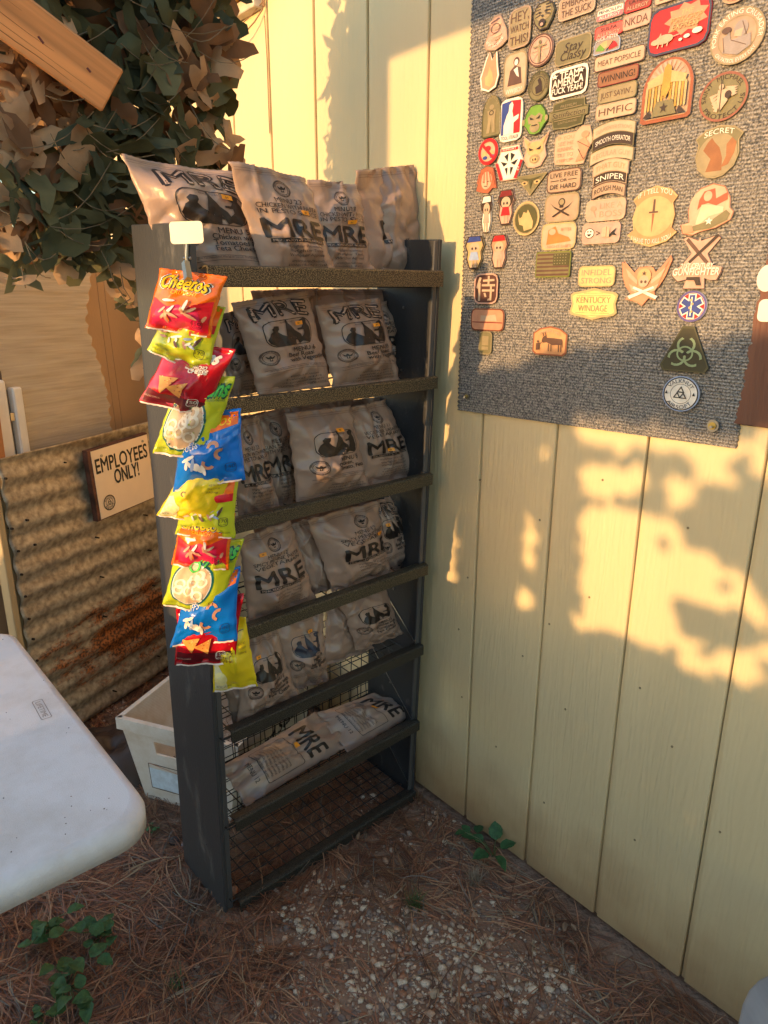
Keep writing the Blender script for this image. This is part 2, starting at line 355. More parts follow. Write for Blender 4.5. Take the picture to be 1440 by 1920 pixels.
def patch(box, shape, base, border, label, draw, rot=0., y=0., bw=.05):
    x0, y0, x1, y1 = box; cx, cy = (x0+x1)/2, (y0+y1)/2; OFF = .013
    X, Z = wall(cx, cy, OFF); dx = (wall(cx+4, cy, OFF)[0]-wall(cx-4, cy, OFF)[0])/8
    dz = (wall(cx, cy-4, OFF)[1]-wall(cx, cy+4, OFF)[1])/8
    # slope of a level line here, to take the slant out of the measured box
    e = .02; p1 = WALL @ Vector((X-e, 0, Z)); p2 = WALL @ Vector((X+e, 0, Z))
    def pr(p): d = p-EYE; return Vector((720+F_PX*d.dot(RT)/d.dot(FW), 960-F_PX*d.dot(UP)/d.dot(FW)))
    q1, q2 = pr(p1), pr(p2); sl_ = abs((q2.y-q1.y)/(q2.x-q1.x)); pxw = abs(q2.x-q1.x)/(2*e)
    q3, q4 = pr(WALL @ Vector((X, 0, Z-e))), pr(WALL @ Vector((X, 0, Z+e))); pzh = abs(q4.y-q3.y)/(2*e)
    kk = .85 if shape in ('rect', 'square', 'tri') else .45
    w = (x1-x0)/pxw; h = max(.35*(y1-y0), (y1-y0)-sl_*(x1-x0)*kk)/pzh
    M = WALL @ Matrix.Translation((X, -OFF-y, Z)) @ Matrix.Rotation(rot, 4, 'Y')
    t = thing('morale_patch', label, 'patch', M, 'patches stuck on the carpet mat')
    if shape == 'rect': out = rrect(-w/2, -h/2, w/2, h/2, min(w, h)*.22, 2)
    elif shape == 'square': out = rrect(-w/2, -h/2, w/2, h/2, min(w, h)*.06, 1)
    elif shape == 'oval': out = oval(0, 0, w/2, h/2, 32)
    elif shape == 'tri': out = [(-w/2, h/2), (w/2, h/2), (0, -h/2)]
    elif shape == 'triup': out = [(-.12*w, .5*h), (.12*w, .5*h), (.5*w, -.38*h), (.44*w, -.5*h), (-.44*w, -.5*h), (-.5*w, -.38*h)]
    elif shape == 'arch': out = [(-w/2, -h*.46), (-w*.44, -h/2), (w*.44, -h/2), (w/2, -h*.46)]+[(w/2*math.cos(a), h*.0+h/2*math.sin(a)) for a in np.linspace(0, math.pi, 17)]
    elif shape == 'arc':                                    # curved tab
        k = .30*h; out = [(w/2*t_, h*.5-k*t_*t_) for t_ in np.linspace(1, -1, 13)]+[(w/2*t_, -h*.5+k-k*t_*t_) for t_ in np.linspace(-1, 1, 13)]
    else: out = [(a*w, b*h) for a, b in shape]
    MB().prism(out, 0, .0024, bev=.022).build('backing', paint(base, .5), t)
    f = Flat()
    if border is not None: f.frame(out, min(w, h)*bw, border, 'border')
    class A:                                                # unit drawing space, 1 x 1
        pass
    a = A(); a.w, a.h, a.f = w, h, f
    a.T = lambda s, x, y, hh, c, ww=.8, **k: f.text(s, x*w, y*h, hh*h, c, ww*w, **k)
    a.P = lambda pts, c: f.poly([(p[0]*w, p[1]*h) for p in pts], c)
    a.E = lambda x, y, rx, ry, c, n=18: f.poly(oval(x*w, y*h, rx*w, ry*h, n), c)
    a.Rg = lambda x, y, rx, ry, t_, c: f.ring(x*w, y*h, rx*w, ry*h, t_*w, c)
    a.Ln = lambda p, q, t_, c: f.line((p[0]*w, p[1]*h), (q[0]*w, q[1]*h), t_*min(w, h), c)
    a.Ar = lambda s, x, y, r, a0, a1, hh, c, **k: f.arc(s, x*w, y*h, r*w, a0, a1, hh*h, c, ry=r*h, **k)
    draw(a); f.stamp(t, -.0003, .00022)
    PATCHES.append(t); return t
def lines(*rows):                                           # rows: (text, y, h, colour[, width])
    def d(a):
        for r in rows: a.T(r[0], 0, r[1], r[2], r[3], r[4] if len(r) > 4 else .82, **(r[5] if len(r) > 5 else {}))
    return d
star = lambda cx, cy, r, k=.42, n=5, a0=90: [(cx+(r if i % 2 == 0 else r*k)*math.cos(R(a0+180*i/n)), cy+(r if i % 2 == 0 else r*k)*math.sin(R(a0+180*i/n))) for i in range(2*n)]

def d_blob(a):
    for i in range(7): a.E(-.15+.30*((i*37) % 10)/10, .32-.1*i, .16+.02*(i % 3), .05, (PNK, SAND, TAN)[i % 3])
    a.Rg(0, .12, .2, .14, .03, BRN); a.Ln((-.2, .3), (.15, .38), .03, BRN); a.Ar('FUN SPONGE', 0, .05, .42, 215, 325, .09, WHT)
patch((908, 25, 952, 98), [(-.1, .5), (.15, .5), (.3, .25), (.45, 0), (.5, -.3), (.3, -.42), (0, -.5), (-.4, -.42), (-.5, -.25), (-.3, .1), (-.25, .35)], PNK, TAN, 'pinkish sponge shaped patch lettered fun sponge at the upper left of the mat', d_blob)
patch((954, 8, 995, 96), 'rect', KHK, TAN, 'tall tan patch reading HEY, WATCH THIS!', lines(('HEY,', .29, .24, BRN), ('WATCH', 0, .18, BRN), ('THIS!', -.29, .22, BRN)))
def d_tiger(a):
    a.E(0, .12, .36, .3, KHK); 
    for s in (-1, 1):
        for k in range(4): a.Ln((s*.12, .36-.1*k), (s*.34, .38-.13*k), .035, DBR)
        a.P([(s*.05, .12), (s*.2, .2), (s*.18, .1)], DBR); a.P([(s*.06, -.2), (s*.12, -.2), (s*.1, -.3)], WHT)
    a.P([(-.06, .02), (.06, .02), (0, -.08)], DBR); a.E(0, -.26, .15, .14, DBR); a.E(0, -.32, .07, .06, PNK)
patch((998, 0, 1040, 59), [(-.35, .42), (-.2, .5), (.2, .5), (.38, .4), (.5, .1), (.4, -.2), (.2, -.5), (-.15, -.5), (-.4, -.2), (-.5, .1)], OLV, DBR, 'dark olive roaring tiger head patch near the top', d_tiger)
patch((1047, -22, 1116, 42), 'rect', TAN, SAND, 'tan patch reading EMBRACE THE SUCK at the top edge', lines(('EMBRACE', .2, .3, BRN), ('THE SUCK', -.2, .3, BRN)))
def d_vitr(a):
    a.Rg(0, 0, .42, .42, .03, BRN)
    for k in range(8): a.Ln((.1*math.cos(k*.785), .1*math.sin(k*.785)), (.36*math.cos(k*.785), .36*math.sin(k*.785)), .03, SAND)
    a.E(0, .24, .05, .06, OLV); a.P([(-.05, .17), (.05, .17), (.04, -.38), (-.04, -.38)], KHK); a.Ln((-.25, .12), (.25, .12), .05, KHK)
patch((989, 60, 1037, 128), 'oval', PNK, BRN, 'round pale patch with a standing figure and rays', d_vitr)
patch((1040, 60, 1108, 127), 'rect', OLV, KHK, 'olive patch with script lettering Stay Classy', lines(('Stay', .16, .34, DBR, .5, dict(shear=.3)), ('Classy', -.16, .34, DBR, .7, dict(shear=.3))))
def d_flame(a):
    a.P([(-.02, .5), (.1, .25), (.3, .42), (.36, .1), (.42, -.15), (.3, -.38), (0, -.46), (-.34, -.36), (-.42, -.1), (-.25, .12), (-.15, .3)], ORG)
    a.P([(0, .12), (.15, -.05), (.22, -.25), (.05, -.38), (-.2, -.3), (-.22, -.12), (-.08, -.08)], GOLD)
patch((900, 94, 936, 175), [(-.02, .5), (.12, .28), (.36, .46), (.42, .1), (.5, -.15), (.36, -.42), (0, -.5), (-.4, -.4), (-.5, -.1), (-.32, .15), (-.2, .35)], TAN, WHT, 'flame shaped patch with orange fire on tan', d_flame, bw=.09)
def d_ww(a):
    a.E(.05, .28, .13, .1, BRN); a.P([(-.3, -.25), (-.2, .1), (0, .2), (.25, .12), (.32, -.25)], BRN); a.E(.05, .26, .08, .07, WHT)
    a.P([(-.05, .1), (.12, .15), (.2, -.1), (.1, -.05)], WHT); a.T('WWJBD?', 0, -.38, .11, WHT, .7)
patch((944, 93, 987, 185), 'rect', SAND, KHK, 'tall tan patch of a gunman lettered WWJBD?', d_ww)
def d_horse(a):
    a.Rg(0, 0, .32, .32, .02, DBR); a.Ar('FOOLERY FAR AND WIDE', 0, 0, .4, 200, -20, .09, DBR); a.P([(-.1, -.25), (.2, -.2), (.15, .12), (.05, .28), (-.05, .2), (.02, .05), (-.15, -.02)], DBR)
patch((990, 131, 1030, 192), 'oval', OLV, DOLV, 'round dark olive seal patch with a bent dark figure', d_horse)
def d_team(a):
    a.T('TEAM', .02, .27, .24, WHT, .5, bold=.02); a.T('AMERICA', 0, .03, .26, WHT, .8, bold=.02); a.T('FUCK YEAH!', 0, -.24, .2, WHT, .8, bold=.02)
    a.P(star(-.34, .26, .1), WHT); a.P(star(.34, .28, .1), WHT)
patch((1030, 118, 1102, 190), 'rect', DBR, WHT, 'black and white patch reading TEAM AMERICA with two stars', d_team, bw=.09)
def d_fig(a):
    a.Ar('FORREST', 0, .1, .36, 160, 20, .07, KHK); a.E(0, .22, .12, .06, KHK); a.P([(-.22, .14), (.22, .14), (.18, -.1), (.22, -.4), (.06, -.4), (0, -.12), (-.08, -.4), (-.24, -.4), (-.16, -.1)], KHK); a.Rg(0, .08, .12, .06, .04, DBR)
patch((904, 177, 940, 259), 'arch', OLV, DOLV, 'tall olive patch with a standing robed figure', d_fig)
def d_tool(a):
    a.P([(-.42, -.33), (-.42, .42), (0, .45), (0, -.33)], BLU); a.P([(0, -.33), (0, .45), (.42, .42), (.42, -.33)], RED)
    a.P([(-.3, -.33), (-.3, -.1), (-.18, .12), (-.1, .2), (-.08, .36), (.04, .42), (.1, .34), (.06, .2), (.12, .05), (.36, .1), (.34, 0), (.14, -.08), (.15, -.33)], WHT)
    a.T('TOOL STEALER', 0, -.41, .08, BLK, .78)
patch((937, 181, 979, 269), 'rect', WHT, WHT, 'blue, white and red patch with a white silhouette lettered TOOL STEALER', d_tool)
def d_ape(a):
    a.P([(-.3, .1), (-.15, .2), (0, .12), (.15, .2), (.3, .1), (.25, -.12), (.1, -.1), (-.1, -.1), (-.25, -.12)], KHK); a.E(0, -.24, .2, .17, KHK)
    for s in (-1, 1): a.P([(s*.04, .02), (s*.22, .12), (s*.18, .01)], BLK); a.E(s*.46, -.02, .06, .1, KHK)
    a.Ln((-.12, -.18), (.12, -.18), .03, BLK)
patch((980, 193, 1027, 256), [(-.2, .47), (0, .5), (.2, .47), (.38, .25), (.42, .1), (.5, .08), (.5, -.1), (.38, -.2), (.2, -.45), (0, -.5), (-.2, -.45), (-.38, -.2), (-.5, -.1), (-.5, .08), (-.42, .1), (-.38, .25)], GRN, DBR, 'green ape head patch with a scowling face', d_ape, bw=.03)
def d_sat(a):
    a.P([(-.48, .12), (.48, .12), (.48, -.12), (-.48, -.12)], OLV); a.T('Satisfaction', 0, 0, .18, DBR, .84, shear=.25); a.T('PREMIUM', 0, .27, .09, KHK, .4); a.T('QUALITY GUARANTEED', 0, -.27, .07, KHK, .5)
    a.Ln((-.35, .18), (.35, .18), .02, KHK); a.Ln((-.35, -.18), (.35, -.18), .02, KHK)
patch((1029, 181, 1102, 245), [(-.4, .42), (0, .5), (.4, .42), (.42, .18), (.5, .16), (.5, -.14), (.42, -.16), (.38, -.44), (0, -.5), (-.38, -.44), (-.42, -.16), (-.5, -.14), (-.5, .16), (-.42, .18)], DOLV, OLV, 'dark label shaped patch reading Premium Satisfaction', d_sat)
def d_no(a):
    a.E(-.18, -.1, .12, .14, GOLD); a.E(.18, -.1, .12, .14, GOLD); a.E(-.14, -.22, .12, .07, BLU); a.E(.22, -.2, .12, .07, BLU); a.E(0, .12, .14, .1, RED)
    a.Rg(0, 0, .47, .47, .1, RED); a.Ln((-.3, .3), (.32, -.3), .11, RED)
patch((897, 258, 934, 311), 'oval', SAND, RED, 'round red prohibition sign patch', d_no)
def d_hex(a):
    a.P([(-.28, .36), (.28, .36), (.42, .1), (.18, -.44), (-.18, -.44), (-.42, .1)], WHT)
    for s in (-1, 1): a.P([(s*.04, .3), (s*.2, .22), (s*.06, .05)], BLK); a.P([(s*.06, .0), (s*.32, .08), (s*.2, -.08)], BLK); a.P([(s*.05, -.12), (s*.16, -.14), (s*.06, -.36)], BLK)
    a.P([(-.3, .44), (.3, .44), (.3, .36), (-.3, .36)], RED); a.P([(-.5, .02), (-.42, .06), (-.2, -.46), (-.3, -.48)], RED); a.P([(.5, .02), (.42, .06), (.2, -.46), (.3, -.48)], RED)
    a.T('SUPPORT', 0, .4, .06, WHT, .5); a.T('Z', .36, -.2, .1, WHT, .08)
patch((930, 272, 981, 340), [(-.32, .5), (.32, .5), (.36, .34), (.5, .04), (.3, -.5), (-.3, -.5), (-.5, .04), (-.36, .34)], WHT, PNK, 'white skull mask patch framed by red bars', d_hex, bw=.03)
def d_pig(a):
    a.E(0, .05, .32, .2, GOLD); a.E(0, -.24, .2, .13, KHK); a.E(0, -.26, .12, .08, GOLD)
    for s in (-1, 1): a.P([(s*.3, .14), (s*.46, .4), (s*.2, .24)], GOLD); a.P([(s*.04, .02), (s*.24, .1), (s*.2, 0)], DBR); a.E(s*.05, -.26, .025, .035, DBR)
patch((979, 247, 1028, 317), [(-.2, .28), (-.46, .46), (-.48, .2), (-.34, .08), (-.44, -.2), (-.25, -.46), (0, -.5), (.25, -.46), (.44, -.2), (.36, .08), (.5, .46), (.2, .28)], SAND, PNK, 'pig head patch with pointed ears', d_pig)
def d_run(a):
    for i, s in enumerate(('IF YOU', 'SEE ME', 'RUNNING,', 'TRY TO', 'KEEP UP!')): a.T(s, -.2, .26-.15*i, .1, TAN if i % 2 else ORG, .42)
    a.E(.3, .25, .1, .09, ORG); a.P([(.1, .1), (.3, .18), (.45, -.05), (.3, -.4), (.1, -.42), (.2, -.15)], ORG); a.Ln((.12, .1), (.42, -.1), .02, BRN); a.Ln((.15, -.1), (.3, -.38), .02, BRN)
patch((1039, 235, 1111, 313), [(-.5, .3), (-.4, .36), (.05, .38), (.2, .5), (.4, .46), (.5, .05), (.38, -.2), (.3, -.5), (.1, -.5), (-.45, -.42), (-.5, -.3)], SAND, TAN, 'peach patch with a muscular figure reading IF YOU SEE ME RUNNING, TRY TO KEEP UP!', d_run, bw=.02)
def hair(col, face=SAND):
    def d(a):
        a.E(0, -.02, .26, .32, face)
        for k in range(6): a.Ln((-.35+.12*k, .38-.05*abs(k-2.5)), (-.45+.17*k, -.1-.1*(k % 2)), .05, col)
        for s in (-1, 1): a.Ln((s*.06, -.08), (s*.16, -.06), .025, BRN)
        a.Ln((-.08, -.22), (.08, -.24), .03, BRN)
    return d
patch((893, 310, 932, 365), [(-.3, .4), (0, .5), (.3, .4), (.42, 0), (.5, -.35), (.3, -.32), (.1, -.5), (-.2, -.45), (-.5, -.35), (-.4, 0)], srgb(176, 96, 66), BRN, 'redheaded woman face patch at the left edge', hair(srgb(176, 96, 66)), bw=.02)
def d_owl(a):
    for s in (-1, 1): a.E(s*.2, .12, .1, .1, GOLD); a.E(s*.2, .12, .04, .05, DBR); a.P([(0, .3), (s*.36, .38), (s*.1, .2)], DOLV)
    a.P([(-.07, .3), (.07, .3), (0, -.2)], DOLV)
patch((966, 324, 1025, 370), 'tri', OLV, KHK, 'inverted triangle olive patch with owl eyes', d_owl)
patch((1025, 313, 1089, 364), 'rect', TAN, BRN, 'tan patch reading LIVE FREE OR DIE HARD', lambda a: (a.T('LIVE FREE', 0, .26, .2, DBR, .8), a.T('OR', 0, .02, .13, DBR, .2), a.Ln((-.38, .02), (-.14, .02), .03, DBR), a.Ln((.14, .02), (.38, .02), .03, DBR), a.T('DIE HARD', 0, -.24, .2, DBR, .76)))
patch((1119, 5, 1169, 42), 'rect', WHT, TAN, 'white patch with pink band reading PENICILLIN ALLERGY', lambda a: (a.P([(-.48, -.02), (.48, -.02), (.48, -.45), (-.48, -.45)], srgb(206, 110, 120)), a.T('PENICILLIN', 0, .22, .26, BLK, .84), a.T('ALLERGY', 0, -.24, .28, WHT, .8)))
patch((1115, 38, 1168, 76), 'rect', srgb(190, 92, 84), RED, 'red and sand patch reading SULFA ALLERGY', lines(('SULFA', .2, .26, DBR, .7), ('ALLERGY', -.22, .28, SAND)))
patch((1171, -14, 1221, 26), 'rect', srgb(150, 70, 56), RED, 'dark red patch with the word ALLERGY above the NKDA patch', lines(('LATEX', .22, .24, DBR, .7), ('ALLERGY', -.2, .28, SAND)))
patch((1167, 15, 1220, 59), 'rect', PNK, TAN, 'pinkish patch reading NKDA', lines(('NKDA', 0, .5, BRN)))
def d_suck(a):
    cols = (GRN, GOLD, ORG, RED)
    for i in range(4):
        a0, a1 = 165-38*i, 165-38*(i+1); a.P([(.44*math.cos(R(q)), -.42+.6*math.sin(R(q))) for q in np.linspace(a0, a1, 5)]+[(.12*math.cos(R(a1)), -.42+.2*math.sin(R(a1))), (.12*math.cos(R(a0)), -.42+.2*math.sin(R(a0)))], cols[i])
    a.Ln((0, -.4), (.25, .05), .06, BLK); a.T('SUCK METER', 0, .33, .2, WHT, .84, arch=.0)
patch((1114, 62, 1163, 102), 'arch', GRY, LBL, 'grey gauge patch with coloured sectors lettered SUCK METER', d_suck)
def d_pork(a):
    a.P([(.12+(.36 if i % 2 else .27)*math.cos(R(i*20))*1.0, .14+(.34 if i % 2 else .25)*math.sin(R(i*20))) for i in range(18)], ORG)
    a.T('THE', .12, .28, .1, GOLD, .2, shear=.2); a.T('PORK-CHOP', .12, .14, .12, GOLD, .5, shear=.2, bold=.02); a.T('EXPRESS', .12, 0, .12, GOLD, .42, shear=.2, bold=.02)
    a.E(-.2, -.2, .15, .1, SAND); a.E(-.34, -.22, .08, .06, SAND); a.P([(-.3, -.15), (-.26, -.05), (-.24, -.16)], SAND)
    for x in (-.28, -.2, -.12): a.Ln((x, -.26), (x-.02, -.36), .03, SAND)
    a.E(.08, -.3, .03, .03, WHT); a.E(.18, -.26, .05, .04, WHT); a.E(.34, -.2, .08, .06, WHT); a.Ln((-.06, -.2), (.06, -.18), .02, SAND)
patch((1214, -10, 1330, 110), 'rect', RED, srgb(60, 62, 84), 'large red patch of a pig reading THE PORK-CHOP EXPRESS', d_pork)
def d_cru(a):
    a.Rg(0, 0, .36, .36, .02, KHK); a.Ar('PORK EATING CRUSADER', 0, 0, .43, 195, -15, .09, WHT); a.Ar('ON PATROL EVERY DAY', 0, 0, .43, 215, 325, .07, WHT, inside=True)
    a.E(.06, .12, .13, .15, GRY); a.P([(-.04, .1), (.1, .12), (.08, -.02), (-.06, 0)], SAND); a.P([(-.25, -.25), (-.1, -.05), (.25, 0), (.28, -.22), (.05, -.34)], GRY)
    a.P([(-.25, .02), (-.14, .1), (-.1, -.06), (-.2, -.2)], GRY); a.E(-.2, .14, .09, .06, BRN); a.Ln((-.1, -.05), (.2, -.2), .012, BRN); a.Ln((.08, .24), (.18, -.02), .012, BRN); a.Ln((-.25, .02), (-.2, -.25), .012, BRN)
patch((1331, 8, 1434, 127), 'oval', TAN, KHK, 'large round tan patch of a crusader eating a drumstick', d_cru, bw=.03)
patch((1228, -24, 1272, 10), 'rect', SAND, TAN, 'pale tan patch cut by the top edge above the red pig patch', lambda a: a.Ln((-.3, -.2), (.3, -.2), .08, BRN))
patch((1354, -30, 1402, 9), 'oval', ORG, TAN, 'orange round patch at the top edge above the crusader patch', lambda a: a.Rg(0, 0, .36, .36, .03, BRN))
TABS = [((1113, 84, 1208, 136), 'rect', SAND, BRN, 'tan name tab reading MEAT POPSICLE', 'MEAT POPSICLE', BRN, .36),
        ((1121, 120, 1197, 165), 'rect', srgb(140, 96, 66), DRD, 'brown name tab reading WINNING! in black', 'WINNING!', BLK, .44),
        ((1120, 151, 1193, 196), 'rect', KHK, OLV, "olive tan name tab reading JUST SAYIN'..", "JUST SAYIN'..", BRN, .36),
        ((1117, 184, 1192, 227), 'rect', SAND, TAN, 'sand name tab reading HMFIC', 'HMFIC', BRN, .46),
        ((1111, 222, 1191, 262), 'arc', SAND, OLV, 'faded sand arched tab reading GUNFIGHTER STRONG', 'GUNFIGHTER STRONG', TAN, .22),
        ((1111, 243, 1189, 284), 'arc', DBR, OLV, 'black arched tab reading SMOOTH OPERATOR in white', 'SMOOTH OPERATOR', WHT, .26),
        ((1105, 270, 1187, 310), 'arc', SAND, OLV, 'tan arched tab reading REGULAR GUY', 'REGULAR GUY', TAN, .28),
        ((1112, 295, 1179, 332), 'arc', SAND, TAN, 'sand arched tab reading THAT GUY', 'THAT GUY', ORG, .32),
        ((1112, 318, 1175, 350), 'arc', DBR, SAND, 'black arched tab reading SNIPER in white', 'SNIPER', WHT, .36),
        ((1110, 339, 1173, 374), 'arc', TAN, BRN, 'brown arched tab reading ROUGH MAN', 'ROUGH MAN', DBR, .3)]
for k, (bx, sh, ba, bo, lb, tx, tc_, th) in enumerate(TABS):
    patch(bx, sh, ba, bo, lb, (lambda a, tx=tx, tc_=tc_, th=th, sh=sh: a.T(tx, 0, -.02 if sh == 'rect' else -.08, th, tc_, .84, arch=(.22*a.h if sh == 'arc' else 0))), y=.0012*(k % 2))
def d_eag(a):
    for k in range(9): a.P([(0, .1), (.36*math.cos(R(20+k*16)), .1+.36*math.sin(R(20+k*16))), (.36*math.cos(R(28+k*16)), .1+.36*math.sin(R(28+k*16)))], PNK)
    for s in (-1, 1):
        for k in range(6): a.P([(s*(.06+.06*k), .16-.01*k), (s*(.11+.06*k), .16-.02*k), (s*(.11+.06*k), -.3+.0*k), (s*(.07+.06*k), -.32)], GOLD if k % 2 else srgb(178, 142, 60))
        a.P([(s*.02, .3), (s*.4, .17), (s*.36, .06), (s*.05, .1)], GOLD)
    a.P([(-.06, .34), (0, .4), (.08, .34), (.09, .0), (0, -.16), (-.09, .0)], srgb(178, 142, 60)); a.P([(-.25, -.42), (.25, -.42), (.16, -.18), (-.16, -.18)], OLV); a.P([(-.42, -.42), (-.25, -.42), (-.3, -.3)], DBR); a.P([(.42, -.42), (.25, -.42), (.3, -.3)], DBR)
    a.P(star(0, -.3, .09), DBR)
patch((1204, 104, 1299, 232), 'arch', TAN, srgb(150, 84, 56), 'arched patch of a golden eagle perched over a star', d_eag, bw=.06)
def d_mich(a):
    a.Ar('MICHAEL', 0, 0, .4, 115, 25, .1, DBR); a.Ar('SAINT', 0, 0, .4, 190, 130, .1, DBR); a.Ar('PROTECT US', 0, 0, .4, 210, 360, .1, DBR, inside=True)
    for k in range(5): a.P([(-.05, .1-.05*k), (-.28+.03*k, .05-.08*k), (-.24+.04*k, -.03-.07*k)], SAND)
    for k in range(4): a.P([(.02, .2-.02*k), (.3, .16-.05*k), (.2, .12-.05*k)], SAND)
    a.E(-.04, .2, .05, .06, SAND); a.P([(-.1, .14), (.08, .14), (.12, -.1), (-.02, -.3), (-.1, -.1)], SAND); a.E(.12, .02, .07, .08, DBR); a.Ln((-.04, .34), (-.02, -.3), .02, DBR)
patch((1310, 131, 1402, 232), 'oval', OLV, srgb(140, 84, 66), 'round olive patch of an angel with a shield reading SAINT MICHAEL PROTECT US', d_mich)
def d_squ(a):
    a.E(0, -.06, .42, .40, KHK, 28); a.P([(-.2, -.36), (-.12, -.12), (-.22, -.02), (-.3, .06), (-.22, .2), (-.14, .28), (-.08, .2), (.04, .08), (.12, -.12), (.14, -.36)], srgb(140, 90, 52))
    a.P([(.12, -.3), (.2, -.1), (.18, .12), (.28, .24), (.38, .14), (.36, -.05), (.26, -.26)], srgb(150, 98, 58)); a.T('SECRET', 0, .34, .1, WHT, .62, arch=.05*a.h)
patch((1300, 232, 1390, 338), [(-.5, .3), (-.3, .44), (0, .5), (.3, .44), (.5, .3), (.42, .18), (.46, -.06), (.38, -.3), (.18, -.46), (0, -.5), (-.18, -.46), (-.38, -.3), (-.46, -.06), (-.42, .18)], OLV, KHK, 'round olive patch of a brown squirrel lettered SECRET', d_squ, bw=.03)
def girl(hc, dress, acc):
    def d(a):
        a.E(0, .2, .34, .24, hc); a.E(0, .12, .22, .16, SAND); a.P([(-.14, 0), (.14, 0), (.22, -.24), (-.22, -.24)], dress)
        for s in (-1, 1): a.Ln((s*.08, -.24), (s*.09, -.46), .1, SAND); a.E(s*.08, .1, .035, .04, BLK)
        a.P([(-.3, .28), (.3, .3), (.24, .44), (-.2, .44)], acc)
    return d
GS = [(-.3, .46), (.3, .46), (.42, .2), (.3, 0), (.34, -.22), (.2, -.5), (-.2, -.5), (-.34, -.22), (-.3, 0), (-.42, .2)]
patch((899, 364, 926, 438), GS, WHT, DBR, 'small patch of a girl in a white nurse cap', girl(DBR, PNK, WHT), bw=.06)
patch((929, 353, 968, 423), GS, PNK, DBR, 'small patch of a dark haired girl with a red bow', girl(DBR, RED, DRD), bw=.05)
patch((868, 440, 911, 505), GS, GOLD, DBR, 'small patch of a blonde girl in a blue cap', girl(GOLD, LBL, BLU), bw=.05)
patch((916, 438, 955, 504), GS, PNK, DBR, 'small patch of a girl in a red beret', girl(ORG, PNK, RED), bw=.05)
def d_rhi(a):
    a.E(0, 0, .42, .42, DOLV); a.P([(-.28, -.02), (-.3, .16), (-.24, .02), (-.16, .06), (-.1, .2), (.02, .16), (.06, .26), (.14, .14), (.28, -.1), (.26, -.3), (-.05, -.36), (-.1, -.2), (-.24, -.16)], GOLD)
patch((962, 377, 1011, 443), 'oval', KHK, GOLD, 'round patch with a pale rhinoceros head', d_rhi)
def d_jr(a):
    a.E(0, .2, .1, .14, DBR); a.E(0, .2, .07, .1, KHK); a.P([(-.06, .08), (.06, .08), (.05, 0), (-.05, 0)], DBR)
    for s in (-1, 1): a.P([(s*.34, .2), (s*.2, 0), (0, -.16), (-s*.22, -.32), (-s*.26, -.28), (0, -.08), (s*.22, .06)], DBR)
patch((1021, 360, 1085, 419), 'rect', TAN, KHK, 'tan patch with a skull over crossed sabres', d_jr)
def d_wit(a):
    a.P([(-.34, -.3), (-.3, .25), (-.1, .38), (0, .1), (.3, -.05), (.38, -.2)], srgb(206, 120, 60)); a.E(-.18, .18, .1, .12, SAND); a.T('BETTER', .22, .24, .12, ORG, .3); a.T('NIGHT SHIFT', .05, -.38, .11, ORG, .7)
patch((1015, 416, 1079, 470), 'rect', SAND, GOLD, 'orange cream patch of a hooded seated woman', d_wit)
def d_flag(a):
    for k in range(6): a.P([(-.46, .42-.155*k), (.46, .42-.155*k), (.46, .345-.155*k), (-.46, .345-.155*k)], BRN)
    a.P([(.02, .42), (.46, .42), (.46, -.04), (.02, -.04)], DOLV)
    for i in range(5):
        for j in range(4): a.P(star(.07+.085*i, .36-.11*j, .026), KHK)
patch((1004, 471, 1069, 521), 'square', OLV, srgb(110, 120, 40), 'square cornered olive drab national flag patch', d_flag, bw=.04)
patch((1098, 370, 1172, 417), 'rect', PNK, SAND, 'pink patch reading LIKE A BOSS', lambda a: (a.T('LIKE A', .14, .2, .26, TAN, .56), a.T('BOSS', .14, -.18, .28, TAN, .56), a.E(-.3, .1, .08, .12, TAN), a.Ln((-.3, 0), (-.22, -.3), .05, TAN)))
def d_gt(a):
    a.E(-.3, .02, .13, .24, WHT); a.Rg(-.3, .02, .13, .24, .015, BLK); a.E(-.34, .1, .02, .04, BLK); a.E(-.26, .1, .02, .04, BLK); a.P([(-.37, -.02), (-.23, -.02), (-.3, -.14)], BLK)
    a.T('>', -.06, .0, .3, BLK, .1); a.P([(.04, -.2), (.04, .22), (.16, .3), (.24, .22), (.24, -.2)], SAND); a.Ln((.16, .28), (.16, -.2), .02, BLK)
    a.P([(.24, -.1), (.3, .02), (.42, .2), (.36, -.02), (.44, -.16), (.3, -.12), (.24, -.24)], BLK)
patch((1091, 415, 1162, 459), 'rect', srgb(176, 152, 140), PNK, 'grey pink patch with a grinning face, an arrow and a box', d_gt)
def d_sam(a):
    c = SAND                                                # the character drawn as strokes
    a.P([(-.28, .4), (-.19, .36), (-.33, .0), (-.42, .04)], c); a.P([(-.31, .2), (-.22, .2), (-.22, -.4), (-.31, -.4)], c)
    a.P([(-.12, .3), (.36, .32), (.36, .25), (-.12, .23)], c); a.P([(.08, .42), (.16, .42), (.16, .1), (.08, .1)], c)
    a.P([(-.16, .15), (.4, .15), (.4, .08), (-.16, .08)], c); a.P([(-.14, -.02), (.38, -.02), (.38, -.09), (-.14, -.09)], c)
    a.P([(.2, .08), (.28, .08), (.28, -.36), (.2, -.36)], c); a.P([(.28, -.3), (.28, -.38), (.1, -.4), (.12, -.33)], c); a.P([(-.06, -.14), (.02, -.13), (.08, -.26), (.0, -.28)], c)
patch((889, 513, 933, 570), 'rect', srgb(84, 52, 46), PNK, 'brown patch with one large white Japanese character', d_sam)
patch((883, 578, 944, 621), 'rect', ORG, srgb(120, 60, 36), 'orange banded patch with a dark brown border', lambda a: (a.Ln((-.46, -.12), (.46, -.12), .04, DRD), a.P([(-.2, -.05), (.3, -.05), (.25, .25), (0, .18), (-.2, .2)], SAND)))
